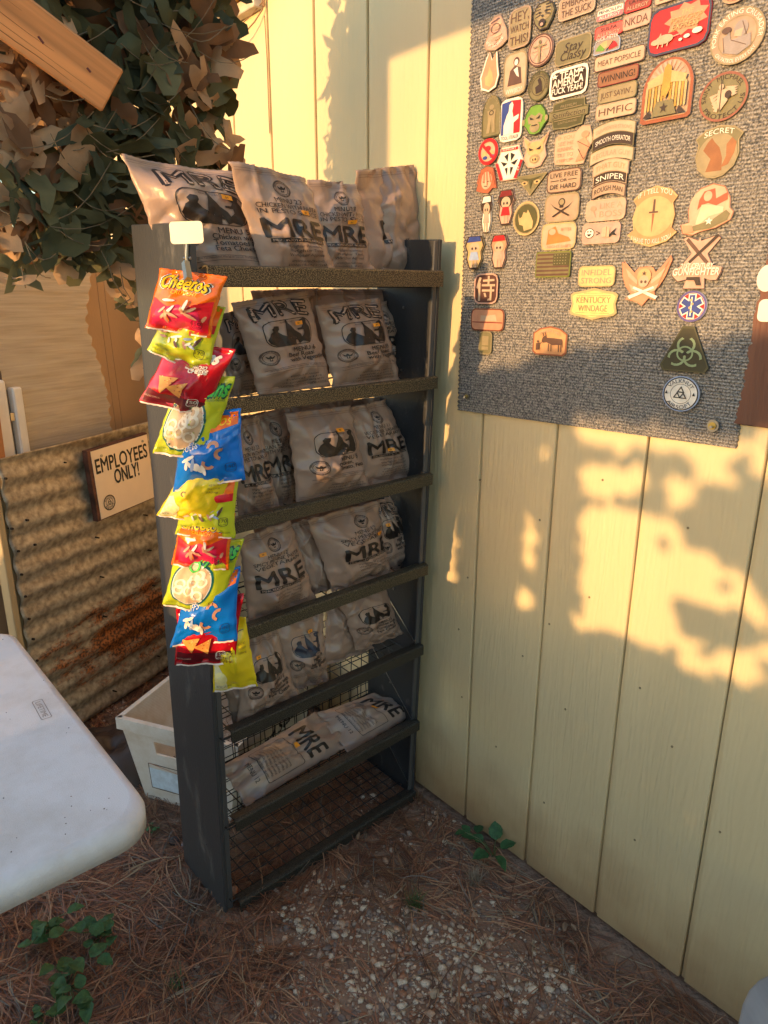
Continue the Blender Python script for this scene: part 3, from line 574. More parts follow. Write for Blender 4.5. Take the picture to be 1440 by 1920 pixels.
patch((898, 621, 922, 665), 'rect', OLV, KHK, 'small plain olive patch, lowest at the left edge of the mat', lambda a: (a.P([(-.25, -.1), (.25, -.1), (.25, .3), (-.25, .3)], KHK), a.P([(-.25, -.3), (.25, -.3), (.25, -.16), (-.25, -.16)], KHK)))
patch((1084, 498, 1152, 538), 'rect', srgb(222, 186, 126), GOLD, 'pale yellow patch reading INFIDEL STRONG', lines(('INFIDEL', .19, .28, TAN), ('STRONG', -.2, .28, TAN)))
def d_kw(a):
    a.Ln((-.36, .26), (.36, .26), .015, KHK); a.Ln((-.36, -.28), (.36, -.28), .015, KHK); a.T('KENTUCKY', 0, .13, .2, KHK, .72); a.T('WINDAGE', 0, -.13, .2, KHK, .62); a.Ln((-.2, .34), (.2, .34), .012, KHK); a.Ln((-.2, -.36), (.2, -.36), .012, KHK)
patch((1068, 540, 1156, 600), [(-.44, .36), (-.2, .42), (0, .5), (.2, .42), (.44, .36), (.5, .28), (.46, 0), (.5, -.28), (.44, -.36), (.2, -.42), (0, -.5), (-.2, -.42), (-.44, -.36), (-.5, -.28), (-.46, 0), (-.5, .28)], srgb(232, 206, 130), GOLD, 'bright yellow label shaped patch reading KENTUCKY WINDAGE', d_kw, bw=.08)
def d_don(a):
    a.P([(-.2, .12), (-.1, .2), (-.08, .1), (.1, .1), (.36, .08), (.38, -.04), (.36, -.12), (.1, -.14), (-.08, -.06), (-.18, -.08), (-.24, -.02)], BRN)
    for x in (-.02, .06, .28, .35): a.Ln((x, -.1), (x+.01, -.36), .035, BRN)
    a.Ln((-.1, .18), (-.14, .3), .03, BRN); a.Ln((-.17, .15), (-.2, .28), .03, BRN); a.Ln((.38, .05), (.4, -.2), .02, BRN)
    a.E(-.33, -.04, .03, .04, BRN); a.P([(-.38, -.1), (-.28, -.08), (-.26, -.32), (-.38, -.34)], BRN); a.Ln((-.28, -.14), (-.18, -.02), .02, BRN); a.Ar('WORKHORSE CREW', 0, -.1, .44, 135, 45, .08, SAND)
patch((999, 611, 1062, 667), [(-.5, -.4), (-.4, -.5), (.4, -.5), (.5, -.4), (.5, .25), (.3, .42), (0, .5), (-.3, .42), (-.5, .25)], srgb(200, 150, 104), srgb(150, 90, 66), 'tan patch of a dark donkey led by a small figure', d_don)
def d_dag(a):
    a.E(0, 0, .4, .33, GOLD, 28); a.P([(-.02, .28), (.02, .28), (.025, .08), (-.025, .08)], BRN); a.Ln((-.09, .07), (.09, .07), .03, BRN); a.P([(-.025, .05), (.025, .05), (0, -.28)], srgb(150, 96, 66))
    a.T('IF I TELL YOU', 0, .35, .08, WHT, .66, arch=.07*a.h); a.T('I HAVE TO KILL YOU', 0, -.33, .08, WHT, .78, arch=-.08*a.h)
patch((1178, 347, 1272, 465), [(-.44, .3), (-.3, .42), (0, .5), (.3, .42), (.44, .3), (.36, .2), (.42, 0), (.38, -.2), (.5, -.28), (.32, -.42), (0, -.5), (-.32, -.42), (-.5, -.28), (-.38, -.2), (-.42, 0), (-.36, .2)], srgb(190, 140, 96), GOLD, 'yellow round patch with a dagger reading IF I TELL YOU I HAVE TO KILL YOU', d_dag, bw=.03)
def d_pin(a):
    a.E(-.02, .08, .34, .36, SAND, 28); a.P([(-.1, .36), (.1, .4), (.14, .2), (.34, .3), (.36, .16), (.16, .06), (0, .12), (-.1, .1), (-.2, .0), (-.18, .2)], srgb(204, 84, 56)); a.E(-.02, .26, .08, .1, SAND)
    a.P([(-.12, .1), (.06, .08), (.3, .02), (.3, -.08), (.05, -.14), (-.14, -.3), (-.2, -.28)], srgb(222, 190, 160)); a.P([(-.26, -.32), (.1, -.22), (.36, -.04), (.44, -.12), (.4, -.24), (.1, -.38), (-.24, -.42)], OLV); a.P([(-.26, -.3), (-.46, -.28), (-.4, -.46), (-.22, -.44)], ORG); a.P(star(.06, -.24, .08), WHT)
patch((1278, 343, 1376, 442), [(-.2, .42), (.05, .5), (.28, .42), (.4, .2), (.42, .0), (.5, -.08), (.46, -.24), (.2, -.38), (-.1, -.44), (-.24, -.5), (-.44, -.46), (-.5, -.28), (-.34, -.24), (-.38, 0), (-.34, .22)], SAND, srgb(176, 110, 84), 'patch of a red haired woman riding an olive bomb', d_pin, bw=.02)
def d_gun(a):
    a.P([(-.28, -.2), (0, .46), (.28, -.2)], PNK); a.Ln((-.25, .44), (.2, -.02), .07, BRN); a.Ln((.34, .48), (-.16, .0), .06, DBR); a.T('21ST CENTURY', 0, -.06, .09, WHT, .64, shear=.2, bold=.02); a.T('GUNFIGHTER', 0, -.17, .13, WHT, .92, shear=.1, bold=.02)
    a.P([(-.16, -.27), (.1, -.27), (.1, -.32), (.14, -.43), (.05, -.43), (.0, -.33), (-.16, -.33)], DBR)
patch((1260, 441, 1355, 543), [(-.34, .46), (-.26, .5), (0, .4), (.34, .5), (.4, .44), (.18, .16), (.3, -.06), (.5, -.1), (.48, -.22), (.42, -.34), (.3, -.34), (.18, -.3), (.2, -.5), (-.24, -.5), (-.18, -.32), (-.36, -.36), (-.5, -.24), (-.46, -.12), (-.32, -.06), (-.14, .18)], PNK, DBR, 'crossed rifles patch reading 21ST CENTURY GUNFIGHTER', d_gun, bw=.015)
def d_wing(a):
    for s in (-1, 1):
        for k in range(4): a.P([(s*.14, .1-.08*k), (s*(.46-.05*k), .44-.16*k), (s*(.36-.04*k), .2-.13*k), (s*.14, .02-.08*k)], (ORG, SAND)[k % 2])
        a.P([(-s*.3, -.3), (s*.2, -.1), (s*.22, -.14), (-s*.26, -.36)], WHT)
    a.E(0, .1, .14, .16, GOLD); a.E(0, .0, .1, .12, SAND); a.E(-.04, -.01, .025, .03, BRN); a.E(.04, -.01, .025, .03, BRN); a.P(star(0, .16, .05), BRN)
patch((1162, 481, 1255, 574), [(-.5, .4), (-.44, .38), (-.24, .16), (-.14, .28), (0, .3), (.14, .28), (.22, .16), (.46, .5), (.5, .42), (.4, .1), (.3, -.1), (.22, -.2), (.26, -.38), (.12, -.34), (0, -.5), (-.12, -.42), (-.36, -.36), (-.26, -.24), (-.38, -.1), (-.46, .1)], ORG, srgb(206, 130, 90), 'winged skull patch with crossed blades in orange tones', d_wing, bw=.015)
def d_star(a):
    a.E(0, 0, .42, .42, RED, 28)
    for k, c, u_, v_ in ((0, WHT, .13, .4), (1, WHT, .13, .4), (2, WHT, .13, .4), (0, BLU, .09, .36), (1, BLU, .09, .36), (2, BLU, .09, .36)):
        q = R(60*k); a.P([(x*math.cos(q)-y*math.sin(q), x*math.sin(q)+y*math.cos(q)) for x, y in ((-u_, -v_), (u_, -v_), (u_, v_), (-u_, v_))], c)
    a.P([(-.02, .3), (.02, .3), (.02, -.3), (-.02, -.3)], WHT)
    for k in range(4): a.E(.035*(1 if k % 2 else -1), .2-.12*k, .045, .04, GOLD)
patch((1269, 545, 1325, 604), 'oval', WHT, srgb(90, 80, 140), 'round medical patch with a blue six armed star on red', d_star, bw=.07)
def d_bio(a):
    c = srgb(140, 160, 120)
    for k in range(3):
        q = R(90+120*k)
        for s in (-1, 1):
            pts = [(.10+.0*i, 0) for i in range(0)]
            arc_ = [(.2*math.cos(t_)*1.0, .2*math.sin(t_)) for t_ in np.linspace(R(60), R(165), 6)]
            o_ = [(.19+r_*math.cos(t_), s*r_*math.sin(t_)) for r_, tt in ((.19, np.linspace(R(30), R(170), 7)), (.14, np.linspace(R(165), R(20), 7))) for t_ in tt]
            a.P([(x*math.cos(q)-y*math.sin(q), -.1+x*math.sin(q)+y*math.cos(q)) for x, y in o_], c)
    a.Rg(0, -.1, .17, .17, .035, c); a.E(0, -.1, .04, .04, BLK)
patch((1240, 611, 1332, 698), 'triup', srgb(52, 50, 30), srgb(74, 72, 46), 'dark triangular patch with a pale green biohazard symbol', d_bio)
def valk(a, k=.22, c=BLK):
    for dx, dy in ((0, .5), (-.42, -.3), (.42, -.3)):
        tri = [(dx+.62*math.cos(R(90+120*i)), dy+.62*math.sin(R(90+120*i))) for i in range(3)]; sm = [(dx+.34*math.cos(R(90+120*i)), dy+.34*math.sin(R(90+120*i))) for i in range(3)]
        for i in range(3): j = (i+1) % 3; a.P([(tri[i][0]*k, tri[i][1]*k), (tri[j][0]*k, tri[j][1]*k), (sm[j][0]*k, sm[j][1]*k), (sm[i][0]*k, sm[i][1]*k)], c)
def d_valk(a):
    a.E(0, 0, .46, .46, WHT, 30); a.Rg(0, 0, .47, .47, .03, BLK); a.Rg(0, 0, .28, .28, .012, BLK); valk(a, .2); a.Ar('VALKNUT', 0, 0, .37, 150, 30, .11, BLK); a.Ar('AIRSOFT', 0, 0, .37, 215, 325, .11, BLK, inside=True)
    for s in (-1, 1): a.P([(s*.33, -.02), (s*.41, -.02), (s*.37, .08)], BLK)
patch((1242, 704, 1311, 773), 'oval', GRY, LBL, 'round white patch reading VALKNUT AIRSOFT at the bottom of the mat', d_valk, bw=.03)
# ================================================================== RACK
def hammer(m, N, L, b, tc, mp):
    v = N.new('ShaderNodeTexVoronoi'); v.inputs['Scale'].default_value = 700; L.new(tc.outputs['Object'], v.inputs['Vector'])
    t = N.new('ShaderNodeTexNoise'); t.inputs['Scale'].default_value = 560; t.inputs['Detail'].default_value = 1; L.new(tc.outputs['Object'], t.inputs['Vector'])
    cr = N.new('ShaderNodeValToRGB'); cr.color_ramp.elements[0].position = .45; cr.color_ramp.elements[1].position = .62
    cr.color_ramp.elements[0].color = (.035, .03, .022, 1); cr.color_ramp.elements[1].color = (.27, .215, .125, 1)
    L.new(t.outputs[0], cr.inputs[0]); L.new(cr.outputs[0], b.inputs['Base Color'])
    bp = N.new('ShaderNodeBump'); bp.inputs['Strength'].default_value = .6; bp.inputs['Distance'].default_value = .0012; L.new(v.outputs[0], bp.inputs['Height']); L.new(bp.outputs[0], b.inputs['Normal'])
M_ham = mat('hammered_bronze_lit', (.1, .1, .08), .42, .55, extra=hammer)
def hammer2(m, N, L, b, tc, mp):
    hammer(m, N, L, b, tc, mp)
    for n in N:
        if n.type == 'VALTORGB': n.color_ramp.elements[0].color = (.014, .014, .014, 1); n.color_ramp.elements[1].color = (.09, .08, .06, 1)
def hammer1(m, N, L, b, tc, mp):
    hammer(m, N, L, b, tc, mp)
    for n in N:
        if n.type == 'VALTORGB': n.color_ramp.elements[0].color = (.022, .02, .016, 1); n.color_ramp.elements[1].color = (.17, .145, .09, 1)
M_ham1 = mat('hammered_bronze_dim', (.05, .05, .04), .42, .4, extra=hammer1)
M_ham2 = mat('hammered_bronze_shade', (.03, .03, .03), .42, .3, extra=hammer2)
M_panel = mat('scuffed_black_panel', (.045, .048, .052), .42, 0, var=.35, vscale=10, bump=.25, bscale=300, stretch=(1, 1, .4), col2=(.08, .08, .08), spec=.7)
def panel_extra(m, N, L, b, tc, mp):
    t = N.new('ShaderNodeTexNoise'); t.inputs['Scale'].default_value = 26; t.inputs['Detail'].default_value = 8; t.inputs['Roughness'].default_value = .7; L.new(mp.outputs[0], t.inputs['Vector'])
    cr = N.new('ShaderNodeValToRGB'); cr.color_ramp.elements[0].position = .60; cr.color_ramp.elements[1].position = .74
    cr.color_ramp.elements[0].color = (.03, .032, .035, 1); cr.color_ramp.elements[1].color = (.17, .16, .145, 1); L.new(t.outputs[0], cr.inputs[0]); L.new(cr.outputs[0], b.inputs['Base Color'])
M_panel2 = mat('dusty_black_panel', (.03, .03, .03), .5, 0, bump=.3, bscale=250, stretch=(1, 1, .6), extra=panel_extra)
def scuff(m, N, L, b, tc, mp):
    t = N.new('ShaderNodeTexNoise'); t.inputs['Scale'].default_value = 16; t.inputs['Detail'].default_value = 8; t.inputs['Roughness'].default_value = .72; L.new(mp.outputs[0], t.inputs['Vector'])
    cr = N.new('ShaderNodeValToRGB'); cr.color_ramp.elements[0].position = .56; cr.color_ramp.elements[1].position = .76; cr.color_ramp.elements[0].color = (.042, .045, .05, 1); cr.color_ramp.elements[1].color = (.17, .165, .155, 1); L.new(t.outputs[0], cr.inputs[0]); L.new(cr.outputs[0], b.inputs['Base Color'])
M_panelL = mat('scuffed_left_panel', (.045, .048, .052), .42, 0, bump=.25, bscale=300, stretch=(1, 1, .35), spec=.7, extra=scuff)
M_wire = mat('black_wire', (.02, .02, .022), .4, .3)
rk = thing('wire_rack', 'tall black metal wire rack of seven shelves standing beside the cream wall', 'rack', RACK)
T_ = .009
MB().box((-T_, 0, -.004), (0, RDEP, RHGT), bev=.0015).build('side_panel', M_panelL, rk)
MB().box((RWID, 0, -.004), (RWID+T_, RDEP, RHGT), bev=.0015).build('side_panel', M_panel2, rk)
for x in (.0005, RWID-.0125): MB().box((x, .001, .0), (x+.012, .006, RHGT-.003), bev=.001).build('front_flange', M_panel, rk)
for k, h in enumerate(SHELF):
    x0 = .021; lip_h = .031 if k == 0 else .026
    pr = [(-.016, h), (-.010, h+.0015), (.012, h-.004), (.012, h-.006), (-.009, h-.002), (-.0135, h-.003), (-.0125, h-lip_h+.005), (-.0155, h-lip_h+.002), (-.0155, h-lip_h), (-.018, h-lip_h), (-.0175, h-.002)]
    V = [(x, p[0], p[1]) for x in (x0, RWID-.001) for p in pr]; n = len(pr)
    Fc = [(i, (i+1) % n, n+(i+1) % n, n+i) for i in range(n)]+[list(range(n))[::-1], [n+i for i in range(n)]]
    MB().add(V, Fc).build('shelf_lip', (M_ham, M_ham, M_ham1, M_ham1, M_ham2, M_ham2, M_ham2)[k], rk)  # one hammered paint; golden light fading down the shelves is put into its colour
    mb = MB(); zf = max(h-.030, .016); dep = .186; r = .0013
    for i in range(19):
        x = .012+(RWID-.024)*i/18; mb.tube([(x, -.004, zf+.004), (x, .01, zf), (x, dep-.02, zf), (x, dep, zf+.012), (x, dep+.004, zf+.05)], r, 5)
    for j in range(6):
        y = .015+(dep-.03)*j/5; mb.tube([(.004, y, zf-.0028), (RWID-.004, y, zf-.0028)], r, 5)
    for j in range(2): mb.tube([(.004, dep+.003, zf+.022+.026*j), (RWID-.004, dep+.003, zf+.022+.026*j)], r, 5)
    mb.tube([(RWID-.004, dep, zf+.012), (.004, dep, zf+.012), (.004, .02, zf+.012), (.004, -.008, zf+.014), (.010, -.013, zf+.018), (.022, -.013, zf+.018)], .002, 6)
    mb.build('wire_shelf', M_wire, rk)
mb = MB()
for i in range(15): x = .03+(RWID-.06)*i/14; mb.tube([(x, RDEP-.006, .02), (x, RDEP-.006, .52)], .0014, 5)
for j in range(11): z = .03+.048*j; mb.tube([(.0, RDEP-.004, z), (RWID, RDEP-.004, z)], .0014, 5)
mb.build('back_grid', M_wire, rk)
for a, c in (((RWID-.002, .012, .24), (RWID-.002, RDEP, .40)), ((RWID-.002, .012, .03), (RWID-.002, RDEP, .20)), ((RWID-.002, .012, .47), (RWID-.002, RDEP, .62))):
    MB().tube([a, c], .0013, 5).build('brace_wire', M_steel, rk)
rs = random.Random(3)
for k in range(9):
    MB().tube([(RWID-.0005, .10, .17+.14*k), (RWID-.003, .10, .17+.14*k)], .003, 8).build('rivet', M_steel, rk)
for k in range(6):
    x = -T_-.0012; MB().tube([(-T_+.0005, .07+.02*(k % 2), .14+.2*k), (x, .07+.02*(k % 2), .14+.2*k)], .0022, 8).build('rivet', M_panel, rk)

# ================================================================== BAGS
def smooth(t): t = max(0., min(1., t)); return t*t*(3-2*t)
def pillow(name, label, cat, C, thick, m, art, seed, group, size=(1., 1.45), nu=34, nv=44, wr=.0052, seal=.055, pinch=.035, back=.55, topflare=0., side=.045, cr_=1.0):
    """C: world corners top-left, top-right, bottom-right, bottom-left, seen from the front."""
    TL, TR_, BR_, BL_ = C; O = (TL+TR_+BR_+BL_)/4
    ex = ((TR_-TL)+(BR_-BL_)).normalized(); ez = ((TL-BL_)+(TR_-BR_)); ez = (ez-ex*ez.dot(ex)).normalized(); ey = ez.cross(ex)
    if ey.dot(O-EYE) < 0: pass
    M = frame(O - ez*((TL-BL_).length*.5), ex, ey, ez); Mi = M.inverted()
    L_ = [Mi @ p for p in C]; off = Vector((seed*7.31, seed*3.77, seed*1.3)); rr = random.Random(seed)
    W = (L_[1]-L_[0]).length; Hh = (L_[0]-L_[3]).length; ph = [rr.uniform(0, 6.28) for _ in range(6)]; sk = rr.uniform(-.12, .12)
    lump = [(rr.uniform(.25, .75), rr.uniform(.2, .8), rr.uniform(.09, .26), rr.uniform(.2, .8)) for _ in range(5)]
    fold = [(rr.uniform(.1, .9), rr.uniform(.0, 1.), rr.uniform(-1.4, 1.4), rr.uniform(.4, 1.1)*rr.choice((-1, 1, 1))) for _ in range(10)]
    def hgt(u, v):
        su = min(1, u/.32)*(1) if u < .5 else min(1, (1-u)/.32); sv = min(1, max(0, v-seal)/.24) if v < .5 else min(1, max(0, 1-seal-v)/.26)
        su = math.sin(su*math.pi/2)**.8; sv = math.sin(sv*math.pi/2)**.8; g = su*sv
        h = g*(.62+sum(a*math.exp(-((u-x)**2+((v-y)*1.3)**2)/(s*s)) for x, y, s, a in lump)*.5)
        return h, g
    def bil(u, v):
        a = L_[3].lerp(L_[2], u); b = L_[0].lerp(L_[1], u); p = a.lerp(b, v)
        cx = L_[3].lerp(L_[0], v).lerp(L_[2].lerp(L_[1], v), .5)
        s = 1-pinch*math.sin(math.pi*v)**1.0+.008*math.sin(9*v+ph[0]) - .5*pinch*0
        p = cx+(p-cx)*s
        if topflare: p.y += topflare*smooth((v-.8)/.2)*math.sin(3.1*u+ph[1])
        return p
    G = []
    for j in range(nv+1):
        row = []
        for i in range(nu+1):
            u, v = i/nu, j/nv; p = bil(u, v); h, g = hgt(u, v)
            q = Vector((u*W, v*Hh, 0))
            n1 = noise.noise(q*22+off); n2 = 1-abs(noise.noise(q*34+off*2))*2; n3 = noise.noise(q*75+off)
            ends = math.exp(-((v-seal)/.10)**2)+math.exp(-((1-seal-v)/.10)**2)
            c = sum(a*math.exp(-(((u-x)*math.cos(t)+(v-y)*math.sin(t))/.022)**2)*math.exp(-((-(u-x)*math.sin(t)+(v-y)*math.cos(t))/.28)**2) for x, y, t, a in fold)
            w = wr*(.55*n1+.6*n2+.25*n3)*(.35+g) + wr*.9*ends*math.sin(u*(19+4*math.sin(ph[2]))+ph[3]+2*n1) + wr*1.4*c*cr_
            e = min(u, 1-u); edge = wr*.8*noise.noise(Vector((v*Hh*60, u*3, seed)))*math.exp(-(e/.06)**2)
            row.append(Vector((p.x+(edge if i in (0, nu) else 0), p.y-thick*h-w-edge, p.z+(.0008*((i % 2)-.5) if j in (0, nv) else 0))))
        G.append(row)
    k = nu+1; V = [v for r_ in G for v in r_]; n0 = len(V); Fc = [(j*k+i, j*k+i+1, (j+1)*k+i+1, (j+1)*k+i) for j in range(nv) for i in range(nu)]
    idx = {}
    for j in range(0, nv+1, 2):
        for i in range(0, nu+1, 2):
            u, v = i/nu, j/nv; h, g = hgt(u, v); p = bil(u, v)
            idx[i, j] = len(V); b = G[j][i]; V.append(Vector((b.x, (b.y if (i in (0, nu) or j in (0, nv)) else p.y)+.0011+thick*back*h, b.z)))
    for j in range(0, nv, 2):
        for i in range(0, nu, 2): Fc.append((idx[i, j], idx[i, j+2], idx[i+2, j+2], idx[i+2, j]))
    # rim
    rim = [(i, 0) for i in range(0, nu, 2)]+[(nu, j) for j in range(0, nv, 2)]+[(i, nv) for i in range(nu, 0, -2)]+[(0, j) for j in range(nv, 0, -2)]
    for t in range(len(rim)):
        (i, j), (i2, j2) = rim[t], rim[(t+1) % len(rim)]; im, jm = (i+i2)//2, (j+j2)//2
        Fc.append((j*k+i, idx[i, j], idx[i2, j2], j2*k+i2, jm*k+im))
    t = thing(name, label, cat, M, group)
    MB().add(V, Fc).build('pouch', m, t, smooth=True)
    def S(u, v, d):
        u = min(.9999, max(0, u)); v = min(.9999, max(0, v)); a = u*nu; b = v*nv; i = int(a); j = int(b); a -= i; b -= j
        p = (G[j][i]*(1-a)+G[j][i+1]*a)*(1-b)+(G[j+1][i]*(1-a)+G[j+1][i+1]*a)*b
        return (p.x, p.y-d, p.z)
    sw, sh = size
    for (part, col), (PV, PF) in art.g.items():
        bm = bmesh.new(); bv = [bm.verts.new(p) for p in [(x, y, z) for x, y, z in PV]]
        for f in PF:
            try: bm.faces.new([bv[i] for i in f])
            except ValueError: pass
        xs_ = [p[0] for p in PV]; ys_ = [p[1] for p in PV]
        for i in range(1, nu):
            x = sw*i/nu
            if min(xs_) < x < max(xs_): bmesh.ops.bisect_plane(bm, geom=bm.verts[:]+bm.edges[:]+bm.faces[:], plane_co=(x, 0, 0), plane_no=(1, 0, 0))
        for j in range(1, nv):
            y = sh*j/nv
            if min(ys_) < y < max(ys_): bmesh.ops.bisect_plane(bm, geom=bm.verts[:]+bm.edges[:]+bm.faces[:], plane_co=(0, y, 0), plane_no=(0, 1, 0))
        bm.verts.index_update()
        vs = [S(v.co.x/sw, v.co.y/sh, .00045+.00012*v.co.z) for v in bm.verts]
        fs = [[v.index for v in f.verts] for f in bm.faces if all(.003 < v.co.x/sw < .997 and .003 < v.co.y/sh < .997 for v in f.verts)]
        bm.free()
        if fs: MB().add(vs, fs).build(part, art_mat(col, part), t, smooth=True)
    return t
def art_mat(col, part):
    return paint(col, .42)
INK = srgb(40, 33, 30); INK2 = srgb(72, 60, 54); STK = srgb(244, 158, 40); BAND = srgb(190, 160, 140)
def seal_art(f, x, y, r, c=INK):
    f.ring(x, y, r, r, .006, c, 26); f.ring(x, y, r*.72, r*.72, .005, c, 22); f.ring(x, y, r*.9, r*.9, r*.03, c, 22)
    f.arc('DEPARTMENT OF DEFENSE', x, y, r*.86, 170, 10, r*.17, c, bold=.0); f.arc('UNITED STATES OF AMERICA', x, y, r*.86, 190, 350, r*.15, c, bold=.0, )
    f.poly([(x-.5*r, y+.32*r), (x-.18*r, y+.1*r), (x-.05*r, y+.3*r), (x+.05*r, y+.3*r), (x+.18*r, y+.1*r), (x+.5*r, y+.32*r), (x+.34*r, y-.05*r), (x+.12*r, y-.12*r), (x+.16*r, y-.4*r), (x-.16*r, y-.4*r), (x-.12*r, y-.12*r), (x-.34*r, y-.05*r)], c)
    f.poly([(x-.08*r, y-.12*r), (x+.08*r, y-.12*r), (x, y-.34*r)], BAND)
def art_A(menu, rows, tx=0., sx=.76, sy=.90):               # plain lettering type
    f = Flat(); c = .52+tx
    seal_art(f, c, 1.20, .105); f.text('MENU '+menu, c, 1.045, .062, INK, .34)
    for i, s in enumerate(rows): f.text(s, c, .968-.07*i, .058, INK, .80)
    y = .93-.07*len(rows)
    f.text('MRE', c, y-.10, .235, INK, .80, bold=.03); f.poly([(c-.37, y-.235), (c+.37, y-.235), (c+.37, y-.285), (c-.37, y-.285)], INK); f.text('MEAL, READY-TO-EAT, INDIVIDUAL', c, y-.26, .032, BAND, .70, bold=.01)
    for i, s in enumerate(('Warfighter Recommended,', 'Warfighter Tested,', 'Warfighter Approved')): f.text(s, c+.02, y-.335-.055*i, .036, INK2, .5)
    for i, s in enumerate(('AMERIQUAL PACKAGING', 'EVANSVILLE, IN 47710', 'U.S. GOVERNMENT PROPERTY', 'COMMERCIAL RESALE IS UNLAWFUL')):
        if y-.52-.045*i > .09: f.text(s, c+.02, y-.52-.045*i, .026, INK2, .44+.05*i, bold=0)
    if sx: f.poly([(sx-.055, sy-.028), (sx+.055, sy-.028), (sx+.055, sy+.028), (sx-.055, sy+.028)], STK, 'price_sticker'); f.text('$8', sx, sy, .024, INK, part='price_sticker_print')
    return f
def art_B(menu, rows, tx=0., sx=.66, sy=1.02, logo=True, sil=INK):               # picture type
    f = Flat(); c = .52+tx
    if logo:
        f.text('MRE', c, 1.225, .22, INK, .74, bold=.055, arch=.05); f.text('MRE', c, 1.225, .20, BAND, .71, bold=.0, arch=.05); f.text('MRE', c, 1.225, .16, INK, .68, bold=.0, arch=.05); f.text('READY-TO-EAT, INDIVIDUAL', c, 1.38, .02, INK2, .3, bold=0)
    x0, x1, z0, z1 = c-.33, c+.34, .71, 1.10; fr = rrect(x0, z0, x1, z1, .13, 6); f.frame(fr, .010, sil)
    K = lambda pts: f.poly([(x0+.67*p[0], z0+.39*p[1]) for p in pts], sil)
    K([(.03, .30), (.10, .52), (.16, .60), (.14, .70), (.20, .80), (.30, .78), (.30, .66), (.27, .58), (.33, .44), (.42, .34), (.52, .22), (.50, .03), (.18, .02), (.06, .16)])
    K([(.36, .12), (.42, .55), (.46, .84), (.45, .96), (.48, .98), (.50, .84), (.60, .56), (.70, .40), (.76, .12), (.66, .03), (.60, .30), (.56, .03), (.50, .03), (.48, .32), (.44, .03)])
    K([(.96, .30), (.95, .60), (.90, .78), (.92, .92), (.84, .96), (.76, .90), (.77, .80), (.82, .74), (.78, .62), (.68, .60), (.68, .54), (.80, .54), (.80, .40), (.72, .26), (.74, .10), (.86, .04), (.92, .12)])
    K([(.50, .30), (.66, .24), (.80, .20), (.78, .16), (.60, .18)]); f.text('READY-TO-EAT', c, 1.06, .022, INK2, .2, bold=0)
    seal_art(f, .20+tx, .56, .115)
    f.text('MENU '+menu, c-.02, .645, .066, INK, .34, align='l', bold=.02)
    for i, s in enumerate(rows): f.text(s, c-.10, .570-.070*i, .062, INK, .56, align='l', bold=.02)
    y = .565-.070*len(rows)-.01
    P = [(c-.42+.84*t/12, y-.05+.05*math.sin(math.pi*t/12)) for t in range(13)]
    for q in (0, -.055): 
        for i in range(12): f.line((P[i][0], P[i][1]+q), (P[i+1][0], P[i+1][1]+q), .005, INK2, 'wave_line')
    f.text('Warfighter Recommended, Warfighter Tested, Warfighter Approved', c, y-.055, .022, INK2, .74, bold=0, arch=.035)
    for i, s in enumerate(('AMERIQUAL PACKAGING', 'EVANSVILLE, IN 47710', 'U.S. GOVERNMENT PROPERTY', 'COMMERCIAL RESALE IS UNLAWFUL')):
        if y-.17-.05*i > .08: f.text(s, c+.05, y-.17-.05*i, .027, INK, .44+.06*i, bold=.01)
    if sx: f.poly([(sx-.055, sy-.028), (sx+.055, sy-.028), (sx+.055, sy+.028), (sx-.055, sy+.028)], STK, 'price_sticker'); f.text('$8', sx, sy, .024, INK, part='price_sticker_print')
    return f
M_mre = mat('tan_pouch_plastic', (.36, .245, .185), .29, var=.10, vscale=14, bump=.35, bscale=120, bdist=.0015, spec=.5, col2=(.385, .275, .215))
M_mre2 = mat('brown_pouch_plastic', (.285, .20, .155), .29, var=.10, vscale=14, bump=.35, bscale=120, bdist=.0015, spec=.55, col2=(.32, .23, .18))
def rplane(px, py, b, lean, c0, yaw=0.):                      # picture point -> plane leaning back in the rack
    n = Vector((math.sin(yaw), -math.cos(yaw)*math.cos(lean), math.sin(lean))); n = Vector((math.sin(yaw)*math.cos(lean), -math.cos(yaw)*math.cos(lean), math.sin(lean)))
    P = RACK @ Vector((RWID/2, b, c0)); return hit(px, py, P, RACK.to_3x3() @ n)
def mre(label, k, corners, art, b=.05, lean=.12, yaw=0., thick=.022, seed=1, m=None, **kw):
    C = [rplane(x, y, b, lean, SHELF[k]-.02, yaw) for x, y in corners]
    for y in (.075, .105, 1.355, 1.385): art.line((.005, y), (.995, y), .006, srgb(128, 104, 90), 'heat_seal')
    return pillow('ration_pouch', label, 'pouch', C, thick, m or M_mre, art, seed, 'tan ration pouches on the rack', size=(1., 1.45), **kw)
CPP = ['CHICKEN WITH PASTA', 'IN PESTO SAUCE']; CTF = ['Chicken with', 'Tomatoes &', 'Feta Cheese']; BRV = ['Beef Roast', 'with Vegetables']; SPP = ['SPICY PENNE PASTA', 'VEGETARIAN']
